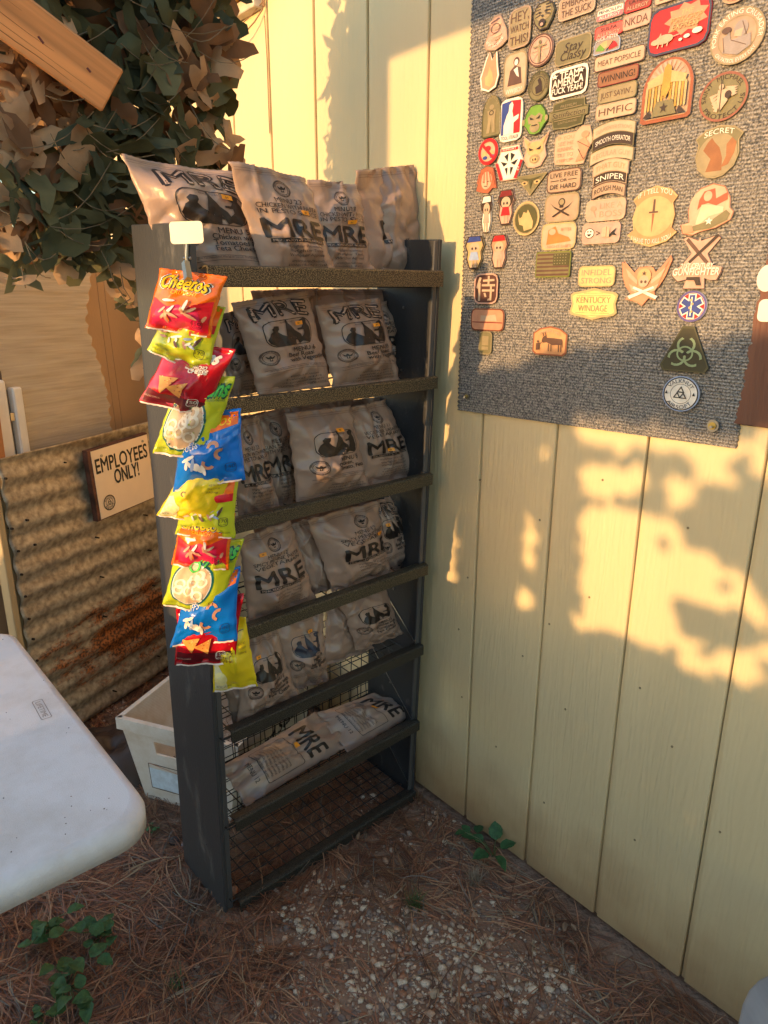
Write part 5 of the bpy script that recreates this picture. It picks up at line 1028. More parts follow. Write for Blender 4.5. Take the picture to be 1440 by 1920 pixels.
k = NI+1; mb.add(V, [(j*k+i, (j+1)*k+i, (j+1)*k+i+1, j*k+i+1) for j in range(NJ) for i in range(NI)]); mb.build('stretch_film', M_film, bx, smooth=True)

# white folding chair seen past the box, wooden slat, red can, chair mesh
ch = thing('folding_chair', 'white plastic folding chair standing folded at the left edge behind the half wall', 'chair', SHM)
M_wht = mat('white_enamel', (.72, .70, .66), .4, var=.05)
YC = .065
def sp(px, py, y=YC): p = sh(px, py, y); return Vector((p.x, y, p.z))
p = sp(12, 712); q_ = sp(40, 725)
MB().box((sp(-40, 720).x, YC, .05), (sp(18, 760).x, YC+.02, p.z), bev=.006).build('backrest', M_wht, ch)
MB().box((sp(26, 760).x, YC-.005, .03), (sp(44, 760).x, YC+.02, q_.z), bev=.004).build('leg', M_wht, ch)
MB().box((sp(18, 760).x, YC+.002, sp(20, 790).z), (sp(27, 760).x, YC+.012, sp(20, 775).z)).build('hinge', M_steel, ch)
MB().box((sp(-30, 720).x, YC+.021, .3), (sp(10, 690).x, YC+.03, sp(8, 690).z), bev=.01).build('seat', mat('brown_seat', (.10, .06, .04), .6), ch)
wsl = thing('wooden_slat', 'orange stained wooden slat leaning at the far left edge above the half wall', 'slat', SHM)
a, b_ = sp(-6, 740, .02), sp(4, 858, .02); mb = MB()
mb.add([(a.x-.03, .02, a.z), (a.x, .02, a.z), (b_.x+.008, .02, b_.z-.1), (b_.x-.035, .02, b_.z-.1), (a.x-.03, .035, a.z), (a.x, .035, a.z), (b_.x+.008, .035, b_.z-.1), (b_.x-.035, .035, b_.z-.1)], [(0, 3, 2, 1), (4, 5, 6, 7), (0, 1, 5, 4), (1, 2, 6, 5), (2, 3, 7, 6), (3, 0, 4, 7)])
mb.build('slat', mat('orange_wood', (.50, .20, .07), .55, var=.3, vscale=12, bump=.5, stretch=(1, 1, .1)), wsl)
fe = thing('red_canister', 'red canister with a printed label at the left edge behind the pine post', 'canister', Matrix.Translation(ground(-16, 1320)))
rp = [hit(x, y, ground(-30, 1330), Vector((0, 1, 0))) for x, y in ((-20, 990), (-20, 1165))]
o3 = FR[fe.name].translation; zt = rp[0].z; zb_ = rp[1].z; xr2 = hit(20, 1100, ground(-30, 1330), Vector((0, 1, 0))).x-o3.x
M_red = mat('red_enamel', (.55, .02, .015), .3, coat=.5)
prof = [(.0, zb_), (.055, zb_), (.062, zb_+.01), (.062, zt-.03), (.045, zt-.005), (.02, zt), (.018, zt+.04), (0, zt+.04)]; mb = MB(); n = 24; V = []
for r_, z in prof:
    for t in range(n): V.append((xr2-.062+r_*math.cos(2*math.pi*t/n), r_*math.sin(2*math.pi*t/n), z))
mb.add(V, [(j*n+t, j*n+(t+1) % n, (j+1)*n+(t+1) % n, (j+1)*n+t) for j in range(len(prof)-1) for t in range(n)]); mb.build('tank', M_red, fe, smooth=True)
mb = MB(); V = []
for z in (zb_+.05, zt-.05):
    for t in range(12): q0 = R(-100+100*t/11); V.append((xr2-.062+.0628*math.cos(q0), .0628*math.sin(q0), z))
mb.add(V, [(t, t+1, 13+t, 12+t) for t in range(11)]); mb.build('label', mat('red_label', (.34, .10, .07), .5, var=.3, vscale=60), fe)
mb = MB()
for t in range(3): mb.tube([(xr2-.062, 0, 0), (xr2-.062+.07*math.cos(t*2.1), .07*math.sin(t*2.1), .0)], .006, 6)
mb.tube([(xr2-.062, 0, 0), (xr2-.062, 0, zb_+.01)], .010, 8); mb.build('stand', M_wire, fe)
# dark tarp heap under the half wall
tpc = [ground(x, y, .02) for x, y in ((120, 1400), (210, 1335), (300, 1400), (290, 1470), (170, 1500))]
mb = MB(); c = sum(tpc, Vector())/5; NI = 26; V = []
for j in range(NI+1):
    for i in range(NI+1):
        u, v = i/NI*2-1, j/NI*2-1; r_ = max(0, 1-max(abs(u), abs(v))**3); x, y = u*.19, v*.16
        V.append((x, y, -.01+.11*r_*(.7+.5*noise.noise(Vector((u*2, v*2, 5))))+.018*(1-abs(noise.noise(Vector((u*5, v*3, 2))))*2)*r_))
k = NI+1; mb.add(V, [(j*k+i, j*k+i+1, (j+1)*k+i+1, (j+1)*k+i) for j in range(NI) for i in range(NI)])
tag(mb.build('dark_tarp', mat('dark_brown_tarp', (.055, .032, .022), .5, var=.2, vscale=12), M=Matrix.Translation((c.x, c.y, 0)) @ Matrix.Rotation(.5, 4, 'Z'), smooth=True), 'crumpled dark brown tarp on the ground between half wall and white tub', 'tarp')

# ================================================================== WHITE MAIL TUB
C0 = ground(274, 1494); az1, az2 = R(110), R(24)
ex, ey = Vector((math.sin(az1), math.cos(az1), 0)), Vector((math.sin(az2), math.cos(az2), 0)); ey = (ey-ex*ey.dot(ex)).normalized()
TUB = frame(C0, ex, ey, Vector((0, 0, 1))); TI = TUB.inverted()
print('TUB', C0, TI @ hit(222, 1330, C0, ey), TI @ hit(345, 1380, C0, ey), 'rack corner', TI @ (RACK @ Vector((0, RDEP, 0))))
tb = thing('mail_tub', 'dirty white corrugated plastic mail tub with hand hole, half behind the rack', 'tub', TUB)
def tub_ex(m, N, L, b, tc, mp):
    t = N.new('ShaderNodeTexNoise'); t.inputs['Scale'].default_value = 7; t.inputs['Detail'].default_value = 9; t.inputs['Roughness'].default_value = .7; L.new(tc.outputs['Object'], t.inputs['Vector'])
    cr = N.new('ShaderNodeValToRGB'); cr.color_ramp.elements[0].position = .40; cr.color_ramp.elements[1].position = .62; cr.color_ramp.elements[0].color = (.62, .55, .46, 1); cr.color_ramp.elements[1].color = (.76, .74, .70, 1)
    L.new(t.outputs[0], cr.inputs[0]); L.new(cr.outputs[0], b.inputs['Base Color'])
    w = N.new('ShaderNodeTexWave'); w.bands_direction = 'DIAGONAL'; w.inputs['Scale'].default_value = 70; L.new(tc.outputs['Object'], w.inputs['Vector'])
    bp = N.new('ShaderNodeBump'); bp.inputs['Strength'].default_value = .15; bp.inputs['Distance'].default_value = .001; L.new(w.outputs[0], bp.inputs['Height']); L.new(bp.outputs[0], b.inputs['Normal'])
M_tub = mat('tub_plastic', (.7, .67, .62), .5, extra=tub_ex)
bw_, bl_, th_, fl = .27, .42, .25, .045; tk = .005
def tubp(x, y, z):                                            # x, y in 0..1 of the tapered box
    k = z/th_; return Vector((-fl*k+(bw_+2*fl*k)*x, -fl*k*.4+(bl_+2*fl*k*.8)*y, z))
def wallq(p, q, name, hole=None):
    mb = MB(); nrm = None
    def quad(u0, u1, z0, z1):
        A_, B_ = [Vector((p[0]+(q[0]-p[0])*u, p[1]+(q[1]-p[1])*u)) for u in (u0, u1)]
        o_ = [tubp(A_.x, A_.y, z0), tubp(B_.x, B_.y, z0), tubp(B_.x, B_.y, z1), tubp(A_.x, A_.y, z1)]
        n = (o_[1]-o_[0]).cross(o_[3]-o_[0]).normalized()*tk; i_ = [v-n for v in o_]
        mb.add(o_+i_, [(0, 1, 2, 3), (7, 6, 5, 4), (0, 4, 5, 1), (1, 5, 6, 2), (2, 6, 7, 3), (3, 7, 4, 0)])
    if hole:
        u0, u1, z0, z1 = hole; quad(0, u0, 0, th_); quad(u1, 1, 0, th_); quad(u0, u1, 0, z0); quad(u0, u1, z1, th_)
    else: quad(0, 1, 0, th_)
    return mb.build(name, M_tub, tb)
wallq((0, 0), (1, 0), 'end_panel', hole=(.27, .50, .160, .200)); wallq((1, 0), (1, 1), 'side_panel'); wallq((1, 1), (0, 1), 'end_panel'); wallq((0, 1), (0, 0), 'side_panel')
MB().box((.004, .004, 0), (bw_-.004, bl_-.004, .005)).build('base', M_tub, tb)
rim = [tubp(x, y, th_) for x, y in ((0, 0), (1, 0), (1, 1), (0, 1))]
for i in range(4):
    a, b_ = rim[i], rim[(i+1) % 4]; d = (b_-a).normalized(); n = Vector((d.y, -d.x, 0)); mb = MB()
    P = [a+n*.006-d*.006, b_+n*.006+d*.006, b_-n*.008, a-n*.008]; mb.add([v+Vector((0, 0, -.030)) for v in P]+[v+Vector((0, 0, .004)) for v in P], [(0, 3, 2, 1), (4, 5, 6, 7), (0, 1, 5, 4), (1, 2, 6, 5), (2, 3, 7, 6), (3, 0, 4, 7)]); mb.build('rim', M_tub, tb)
f = Flat(); f.poly([(.03, .045), (.12, .045), (.12, .11), (.03, .11)], srgb(205, 222, 236), 'paper_label'); f.frame(rrect(.028, .042, .124, .125, .002), .002, DBR); f.line((.03, .125), (.12, .112), .002, ORG); f.text('MAIL', .05, .232, .008, BLU, .05); f.text('UNITED STATES', .2, .075, .012, DBR, .08)
f.stamp(tb, -.008, .0002, T=lambda x, z: (x, z))
for o in [c_ for c_ in tb.children if c_.name.split('.')[0] in ('paper_label', 'emblem', 'lettering')]:
    for v in o.data.vertices: k = v.co.z/th_; v.co = Vector((v.co.x, -fl*k*.4-.0012-(-.008-v.co.y)*.5, v.co.z))
f = Flat(); f.text('United States', .20, .15, .045, BLK, .34, bold=.02); f.text('WARNING', .08, .10, .016, BLK, .09); f.text('MAXIMUM PENALTY FOR THEFT OR', .17, .078, .012, BLK, .26); f.text('MISUSE OF POSTAL PROPERTY', .17, .06, .012, BLK, .26); f.text('POSTAL', .12, .025, .028, BLK, .16, shear=.2)
i0 = set(tb.children)
f.stamp(tb, 0, .0002)
new = set(tb.children)-i0
for o in new:
    for v in o.data.vertices: x, z = v.co.x, v.co.z; k = z/th_; v.co = Vector((bw_+fl*k+.0015, x, z))

# ================================================================== FOLDING TABLE
TZ = .70
Tn, Tf = ground(297, 1520, TZ), ground(18, 1172, TZ)
ty = (Tf-Tn).normalized(); tx = Vector((ty.y, -ty.x, 0))
if tx.x > 0: tx = -tx
print('TABLE', Tn, Tf, (Tf-Tn).length)
TBM = frame(Tn, -tx, ty, Vector((0, 0, 1))); TL_ = (Tf-Tn).length
tbl = thing('folding_table', 'white plastic folding table with rounded corner in the left foreground', 'table', TBM)
def tabl_ex(m, N, L, b, tc, mp):
    t = N.new('ShaderNodeTexNoise'); t.inputs['Scale'].default_value = 5; t.inputs['Detail'].default_value = 9; t.inputs['Roughness'].default_value = .68; L.new(tc.outputs['Object'], t.inputs['Vector'])
    cr = N.new('ShaderNodeValToRGB'); cr.color_ramp.elements[0].position = .45; cr.color_ramp.elements[1].position = .75; cr.color_ramp.elements[0].color = (.70, .69, .70, 1); cr.color_ramp.elements[1].color = (.50, .45, .40, 1)
    L.new(t.outputs[0], cr.inputs[0]); L.new(cr.outputs[0], b.inputs['Base Color'])
M_tab = mat('table_plastic', (.7, .7, .7), .42, bump=.5, bscale=600, bdist=.0010, extra=tabl_ex)
out = rrect(-1.5, 0, 0, TL_, .055, 8)
lay = [(-.036, 0), (-.014, 0.), (-.005, .0035), (-.001, .010), (0, .014)]
mb = MB(); V = []; n = len(out)
for z, ins in lay: V += [(min(p[0], 0)-ins*(1 if p[0] > -.75 else -1), p[1]+ins*(1 if p[1] < TL_/2 else -1), z) for p in out]
V += [(p[0], p[1], -.036) for p in out]
mb.add(V, [(j*n+i, j*n+(i+1) % n, (j+1)*n+(i+1) % n, (j+1)*n+i) for j in range(len(lay)-1) for i in range(n)]+[[(len(lay)-1)*n+i for i in range(n)], [i for i in range(n)][::-1]])
top = mb.build('tabletop', M_tab, tbl, smooth=False)
for p_ in top.data.polygons: p_.use_smooth = len(p_.vertices) == 4
# moulded name and frame
TT = FR[tbl.name].inverted(); qa = [TT @ ground(x, y, TZ) for x, y in ((58, 1316), (80, 1311), (98, 1345), (78, 1350))]
oc = sum(qa, Vector())/4; vx = ((qa[2]-qa[1])+(qa[3]-qa[0])).normalized(); vy = Vector((-vx.y, vx.x, 0)); Lw = ((qa[2]-qa[1]).length+(qa[3]-qa[0]).length)/2; Lh = ((qa[1]-qa[0]).length+(qa[2]-qa[3]).length)/2
f = Flat(); f.frame(rrect(-Lw/2, -Lh/2, Lw/2, Lh/2, .003), .0012, GRY); f.text('LIFETIME', 0, 0, Lh*.5, GRY, Lw*.8, bold=.01)
i0 = set(tbl.children); f.stamp(tbl, 0, .0001)
for o in set(tbl.children)-i0:
    for v in o.data.vertices: x, z = v.co.x, v.co.z; v.co = oc+vx*x+vy*z+Vector((0, 0, .0006))
rs = random.Random(9); mb = MB()
for _ in range(110): x, y = rs.uniform(-.7, -.01), rs.uniform(.03, TL_-.05); r_ = rs.uniform(.0004, .0010); mb.tube([(x, y, .0), (x, y, .0006)], r_, 5)
o = mb.build('grit', mat('grit', (.12, .09, .07), .8), tbl); o['kind'] = 'stuff'
M_leg = mat('grey_steel_tube', (.06, .065, .07), .4, .5)
lg = TT @ at_depth(6, 1850, .50)
for yy in (.16, TL_-.16):
    mb = MB(); xx = -.36 if yy < .3 else -.4; mb.tube([(xx, yy, -.04), (xx, yy, -TZ+.002)], .013, 10); mb.build('leg', M_leg, tbl)
    mb = MB(); mb.tube([(-1.3, yy, -.04), (-1.3, yy, -TZ+.002)], .013, 10); mb.build('leg', M_leg, tbl)

# rounded grey plank of a bench, bottom right corner
BZ = .34; pl = [ground(x, y, BZ) for x, y in ((1383, 2050), (1383, 1960), (1386, 1912), (1393, 1880), (1405, 1854), (1422, 1836), (1445, 1824), (1480, 1816), (1620, 1806), (1700, 1990), (1690, 2060))]
c = sum(pl, Vector())/len(pl); bn = thing('bench', 'weathered grey bench seat with a rounded end at the bottom right corner', 'bench', Matrix.Translation((c.x, c.y, 0)))
mb = MB(); n = len(pl); mb.add([(p.x-c.x, p.y-c.y, BZ) for p in pl]+[(p.x-c.x, p.y-c.y, BZ-.03) for p in pl], [list(range(n)), list(range(n, 2*n))[::-1]]+[(i, n+i, n+(i+1) % n, (i+1) % n) for i in range(n)])
o = mb.build('seat', mat('grey_weathered_wood', (.27, .26, .26), .8, var=.35, vscale=14, bump=.6, bscale=60, stretch=(1, .3, 1)), bn); bv = o.modifiers.new('b', 'BEVEL'); bv.width = .004; bv.segments = 2
for d in ((.04, .02), (.10, -.06)): MB().box((d[0]-.02, d[1]-.02, 0), (d[0]+.02, d[1]+.02, BZ-.031)).build('leg', MATS['grey_weathered_wood'], bn)

# ================================================================== BEAM
BPL = WALL @ Vector((-1.345, 0, 0)); Pe = hit(212, 172, BPL, WU); Ps = hit(-60, -30, BPL, WU)
bx_ = (Pe-Ps).normalized(); vw = (Pe-EYE).normalized(); bz_ = (bx_.cross(vw)).normalized(); 
if bz_.z < 0: bz_ = -bz_
by_ = bz_.cross(bx_); sz = (hit(235, 138, BPL, WU)-hit(190, 208, BPL, WU)).length*.97
BMM = frame(Pe, bx_, by_, bz_)
if by_.dot(vw) < 0: pass
M_beam = mat('orange_lumber', (.68, .30, .11), .6, var=.32, vscale=34, bump=.6, bscale=90, stretch=(.05, 1, 1))
bmn = thing('timber_brace', 'bare orange timber brace reaching in from the top left in front of the net', 'beam', BMM)
dd = 1 if by_.dot(vw) > 0 else -1
lo, hi = sorted((0, dd*.06)); MB().box((-1.3, lo, -sz/2), (0, hi, sz/2), bev=.003).build('timber', M_beam, bmn)
# seams: grain checks on the visible face
yb = (-.0006 if dd > 0 else .0006); rs = random.Random(8); mb = MB()
for z, x0_, x1_ in ((.020, -.9, -.16), (-.006, -.42, -.10), (-.022, -1.2, -.03), (-.034, -.30, -.06)): mb.tube([(x0_+(x1_-x0_)*t/8, yb*.2, (z+.0012*math.sin(t*1.7+z*90))*sz/.1) for t in range(9)], [.0002+.0005*math.sin(math.pi*t/8) for t in range(9)], 4)
mb.build('grain_check', mat('dark_grain', (.20, .08, .035), .8), bmn)
for k in range(9):
    x = rs.uniform(-.32, -.02); z = rs.uniform(-.3, .35)*sz; mb = MB(); mb.tube([(x, yb*.3, z), (x+rs.uniform(.006, .016), yb*.3, z-rs.uniform(.002, .006))], .0018, 5); mb.build('bark_fleck', mat('bark_fleck', (.16, .05, .05), .8), bmn)
# ================================================================== CAMOUFLAGE NET
NXW = -1.455; NPO = WALL @ Vector((NXW, 0, 0))
def np_(px, py, o=0.): return hit(px, py, NPO + WU*o, WU)
net = thing('camouflage_net', 'dark green and brown camouflage net hanging at the upper left', 'net', Matrix.Translation(NPO))
NI_ = FR[net.name].inverted()
def cloth(name, col, tr=.25): return mat(name, col, .75, var=.25, vscale=18, bump=.2, bscale=300, trans=tr, spec=.15)
NC = [cloth('net_dark_green', (.085, .088, .045)), cloth('net_green', (.15, .145, .075)), cloth('net_brown', (.22, .12, .065), .3), cloth('net_tan', (.52, .34, .20), .35), cloth('net_bluegreen', (.075, .09, .06))]
def leafmesh(seed, m, hole=False):
    r = random.Random(seed); n = 16; V = []; Fc = []; ph = [r.uniform(0, 6.3) for _ in range(4)]; k2 = r.uniform(.25, .6); k3 = r.uniform(.2, .45); asp = r.uniform(.55, .95)
    cu, cv = r.uniform(-14, 14), r.uniform(-8, 8); rad = []
    for t in range(n): a = 2*math.pi*t/n; rad.append(1+k2*math.sin(2*a+ph[0])+k3*math.sin(3*a+ph[1])+.12*math.sin(5*a+ph[2]))
    rings = (.38, .70, 1.) if hole else (.0, .35, .70, 1.)
    for q in rings:
        for t in range(n):
            a = 2*math.pi*t/n; x = .036*q*rad[t]*math.cos(a); y = .030*q*rad[t]*math.sin(a)*asp; V.append((x, y, cu*x*x*.7+cv*y*y+.004*math.sin(x*120+ph[3])+.3*x*y*cu))
    for j in range(len(rings)-1):
        for t in range(n): Fc.append((j*n+t, j*n+(t+1) % n, (j+1)*n+(t+1) % n, (j+1)*n+t))
    if not hole:                                              # collapse the inner ring to its centre
        V = [V[0]]+V[n:]; Fc = [tuple(0 if i < n else i-n+1 for i in f) for f in Fc]; Fc = [tuple(dict.fromkeys(f)) for f in Fc]
    me = bpy.data.meshes.new('fabric_leaf'); me.from_pydata(V, [], Fc); me.materials.append(m); me.polygons.foreach_set('use_smooth', [True]*len(me.polygons)); return me
LM = {(c, s): leafmesh(s*7+c, NC[c], hole=(s % 2 == 0)) for c in range(5) for s in range(7)}
NPOLY = [(-60, -140), (445, -140), (420, 20), (440, 60), (445, 100), (425, 130), (430, 190), (436, 250), (446, 318), (400, 330), (330, 330), (290, 370), (286, 455), (262, 510), (225, 505), (190, 510), (150, 492), (110, 500), (60, 478), (-60, 480)]
def inside(x, y, P):
    c = False; j = len(P)-1
    for i in range(len(P)):
        if (P[i][1] > y) != (P[j][1] > y) and x < (P[j][0]-P[i][0])*(y-P[i][1])/(P[j][1]-P[i][1])+P[i][0]: c = not c
        j = i
    return c
rs = random.Random(21); cand = []
for gy in range(-130, 520, 23):
    for gx in range(-55, 475, 22):
        x, y = gx+rs.uniform(-14, 14), gy+rs.uniform(-14, 14)
        if inside(x, y, NPOLY): cand.append((x, y))
for x, y in ((225, 545), (238, 560), (250, 575), (262, 560), (262, 600), (270, 625), (276, 655), (268, 690), (284, 690), (18, 500), (25, 525), (120, 505), (40, 490), (276, 540), (205, 520)): cand.append((x, y))
rs.shuffle(cand); print('NET pieces', len(cand))
cand.sort(key=lambda p: (p[1] < -20))
extra = MB(); nc = 0
for i, (x, y) in enumerate(cand):
    if x < 160 and 60 < y < 300: c = rs.choice((3, 3, 3, 2))
    elif x > 330 and 80 < y < 330: c = rs.choice((1, 2, 2, 3, 0))
    elif y > 470: c = rs.choice((1, 3, 1))
    elif x < 60 and 370 < y < 480: c = rs.choice((3, 2))
    else: c = rs.choice((0, 0, 1, 4, 4, 0, 2))
    P = np_(x, y, rs.uniform(-.075, .075)); s = rs.uniform(.75, 1.35)*(.7 if y > 500 else 1)
    Mx = Matrix.Translation(P) @ frame(Vector(), *[v for v in ((lambda w: (w.orthogonal().normalized(), w.cross(w.orthogonal()).normalized(), w))((WU*-1+Vector((rs.uniform(-.75, .75), rs.uniform(-.75, .75), rs.uniform(-.7, .7)))).normalized()))]) @ Matrix.Rotation(rs.uniform(0, 6.28), 4, 'Z') @ Matrix.Scale(s, 4)
    me = LM[c, rs.randrange(7)]
    Ml = NI_ @ Mx
    if nc < 299:
        o = bpy.data.objects.new('fabric_leaf', me); COL.objects.link(o); o.parent = net; o.matrix_local = Ml; nc += 1
    else: extra.add([Ml @ v.co for v in me.vertices], [list(p.vertices) for p in me.polygons], c)
if extra.v: o = extra.build('fabric_leaves', NC, net, smooth=True); o['kind'] = 'stuff'
mb = MB()
for i in range(46):                                           # cords of the net
    x, y = cand[rs.randrange(len(cand))]; a = rs.uniform(-1, 1); l = rs.uniform(60, 170); P = []
    for t in range(6): q = t/5; P.append(NI_ @ np_(x+l*q*math.cos(a), y+l*q*math.sin(a)+22*math.sin(q*3.1), rs.uniform(-.02, .02)-.08))
    mb.tube(P, .0009, 4)
for pts in (((225, 500), (232, 540), (245, 560), (215, 580)), ((262, 505), (270, 560), (268, 600), (280, 650)), ((190, 470), (205, 500), (212, 525), (240, 570)), ((40, 500), (48, 540))):
    mb.tube([NI_ @ np_(x, y, -.06) for x, y in pts], .0011, 4)
o = mb.build('net_cords', mat('cord', (.16, .12, .07), .8), net); o['kind'] = 'stuff'

# ================================================================== GROUND COVER
def inw(x, y): return x*WN.x+y*WN.y < WD-.012
def field(x, y):                                              # pebble density
    d = 0.
    for px, py, r_, a in GP: 
        d += a*math.exp(-((x-px)**2+(y-py)**2)/(r_*r_))
    return d
GP = []
for px, py, r_, a in ((600, 1740, .08, .8), (700, 1720, .07, .8), (870, 1800, .10, 1.1), (760, 1850, .12, 1.1), (1000, 1860, .09, 1.), (620, 1660, .06, .4), (750, 1580, .04, .4), (820, 1520, .05, .6), (600, 1900, .09, .6), (1080, 1900, .06, .5), (700, 1450, .07, .2), (850, 1600, .06, .3), (215, 1330, .05, .9), (560, 1700, .06, .4), (930, 1700, .08, .3), (690, 1490, .05, .3)):
    g = ground(px, py); GP.append((g.x, g.y, r_, a))
ico = bmesh.new(); bmesh.ops.create_icosphere(ico, subdivisions=1, radius=1); IV = np.array([v.co[:] for v in ico.verts]); IF = np.array([[v.index for v in f.verts] for f in ico.faces]); ico.free()
ico = bmesh.new(); bmesh.ops.create_icosphere(ico, subdivisions=2, radius=1); IV2 = np.array([v.co[:] for v in ico.verts]); IF2 = np.array([[v.index for v in f.verts] for f in ico.faces]); ico.free()
def inrack(x, y):
    p = RACKI @ Vector((x, y, 0)); return -.02 < p.x < RWID+.02 and -.02 < p.y < .0
PV, PF, PM = [], [], []; cnt = 0; tries = 0
while cnt < 6500 and tries < 120000:
    tries += 1; x, y = rng.uniform(-1.5, 1.1), rng.uniform(.45, 2.6)
    if not inw(x, y) or rng.random() > max(.012, field(x, y)): continue
    s = min(.0095, rng.lognormal(math.log(.0030), .5)); ax_ = np.array([s*rng.uniform(.8, 1.4), s*rng.uniform(.7, 1.1), s*rng.uniform(.45, .8)]); a = rng.uniform(0, 6.28)
    v = IV*(1+.24*rng.standard_normal((len(IV), 1)))*ax_; c_, s_ = math.cos(a), math.sin(a); v = np.stack([v[:, 0]*c_-v[:, 1]*s_+x, v[:, 0]*s_+v[:, 1]*c_+y, v[:, 2]+gz(x, y)+ax_[2]*.5], 1)
    PV.append(v); PF.append(IF+len(IV)*cnt); PM.append(np.full(len(IF), rng.choice(5, p=[.34, .22, .2, .14, .1]))); cnt += 1
M_peb = [mat('pebble_%d' % i, c, .7, var=.2, vscale=300) for i, c in enumerate(((.62, .48, .35), (.38, .26, .19), (.50, .31, .20), (.22, .15, .12), (.34, .15, .08)))]
def big(name, V, Fc, Mi, mats, smooth=False):
    me = bpy.data.meshes.new(name); V = np.concatenate(V); Fc = np.concatenate(Fc); me.vertices.add(len(V)); me.vertices.foreach_set('co', V.astype(np.float32).ravel())
    k = Fc.shape[1]; me.loops.add(Fc.size); me.loops.foreach_set('vertex_index', Fc.astype(np.int32).ravel()); me.polygons.add(len(Fc)); me.polygons.foreach_set('loop_start', np.arange(0, Fc.size, k, dtype=np.int32)); me.polygons.foreach_set('material_index', np.concatenate(Mi).astype(np.int32))
    for m in mats: me.materials.append(m)
    if smooth: me.polygons.foreach_set('use_smooth', np.ones(len(Fc), bool))
    me.update(calc_edges=True); me.validate(); o = bpy.data.objects.new(name, me); COL.objects.link(o); return o
o = big('gravel', PV, PF, PM, M_peb, True); tag(o, 'pale and brown pebbles scattered over the soil', 'gravel', kind='stuff')
# pine needles
def needles(name, N, cols, lo, hi, wd_, z0, z1, label, bare=0.):
    V, Fc, Mi = [], [], []; k = 0; t = 0
    while k < N and t < N*8:
        t += 1; x, y = rng.uniform(-1.6, 1.15), rng.uniform(.40, 3.0)
        if not inw(x, y): continue
        dn = field(x, y); 
        if rng.random() < min(.86, dn*1.1+bare+.35*(noise.noise(Vector((x*3.5, y*3.5, 7)))+.1)): continue
        a0 = 2.2*noise.noise(Vector((x*2.5, y*2.5, 11)))*3+rng.normal(0, .75); L0 = rng.uniform(lo, hi)*.5
        for b_ in range(rng.integers(1, 4)):
            a = a0+rng.normal(0, .10); Ln = L0*rng.uniform(.85, 1.1); c = rng.normal(0, 3.0); zz = rng.uniform(z0, z1)*(rng.random()**1.5); tilt = rng.normal(0, .10); g = gz(x, y)
            s = np.linspace(-1, 1, 5)*Ln; bx2 = s*math.cos(a)-c*s*s*math.sin(a); by2 = s*math.sin(a)+c*s*s*math.cos(a)
            px_, py_ = x+bx2, y+by2
            if max(px_*WN.x+py_*WN.y) > WD-.004: continue
            pz = np.maximum(g+.0015, g+zz+.0015+tilt*s-6*zz*s*s); w = wd_*np.array([.5, 1, 1, 1, .3]); nx, ny = -math.sin(a)*w, math.cos(a)*w
            v = np.stack([np.concatenate([px_+nx, px_-nx]), np.concatenate([py_+ny, py_-ny]), np.concatenate([pz, pz+w*.7])], 1)
            base = 10*len(V); V.append(v); Fc.append(np.array([[i, i+1, i+6, i+5] for i in range(4)])+base); Mi.append(np.full(4, rng.integers(len(cols)))); k += 1
    o = big(name, V, Fc, Mi, cols); tag(o, label, 'pine needles' if 'needle' in name else 'straw', kind='stuff')
M_nd = [mat('needle_%d' % i, c, .6, trans=.15) for i, c in enumerate(((.38, .155, .08), (.27, .12, .075), (.48, .265, .145), (.16, .085, .06), (.42, .19, .10)))]
M_st = [mat('straw_%d' % i, c, .65, trans=.15) for i, c in enumerate(((.42, .31, .19), (.30, .22, .15), (.22, .19, .16)))]
needles('pine_needles', 34000, M_nd, .06, .15, .0010, 0, .022, 'reddish brown dead pine needles covering the ground')
needles('dry_straw', 4500, M_st, .04, .12, .0010, .004, .028, 'pale grey dry grass stems among the needles', .1)
# larger stones
def stone(px, py, s, label, m, seed, sq=.7):
    g = ground(px, py); r = np.random.default_rng(seed); v = IV2*(1+.0*0); n = np.array([noise.noise(Vector(p*1.3)+Vector((seed, 0, 0))) for p in IV2]); v = IV2*(1+.35*n[:, None])*np.array([s, s*.75, s*sq])
    me = bpy.data.meshes.new('stone'); me.from_pydata([tuple(p) for p in v], [], [list(map(int, f)) for f in IF2]); me.materials.append(m); o = bpy.data.objects.new('stone', me); COL.objects.link(o)
    o.location = (g.x, g.y, gz(g.x, g.y)+s*sq*.6); o.rotation_euler = (0, 0, seed); tag(o, label, 'stone')
M_s1 = mat('pink_stone', (.40, .20, .12), .8, var=.2, vscale=90, bump=.5); M_s2 = mat('mauve_stone', (.20, .14, .13), .85, var=.3, vscale=90, bump=.7); M_s3 = mat('tan_stone', (.40, .28, .18), .8, var=.15, vscale=90, bump=.4)
stone(437, 1672, .0125, 'pinkish orange stone inside the front left corner of the rack', M_s1, 1, 1.0); stone(352, 1590, .020, 'mauve grey stone behind the foot of the left rack panel', M_s2, 2); stone(328, 1580, .017, 'dark stone left of the rack panel foot', mat('dark_stone', (.07, .05, .045), .9, var=.3, vscale=60), 3)
stone(815, 1862, .012, 'largest tan stone in the gravel at the bottom of the picture', M_s3, 4); stone(740, 1830, .008, 'flat tan chip of stone left of the largest gravel stone', M_s3, 5, .4)
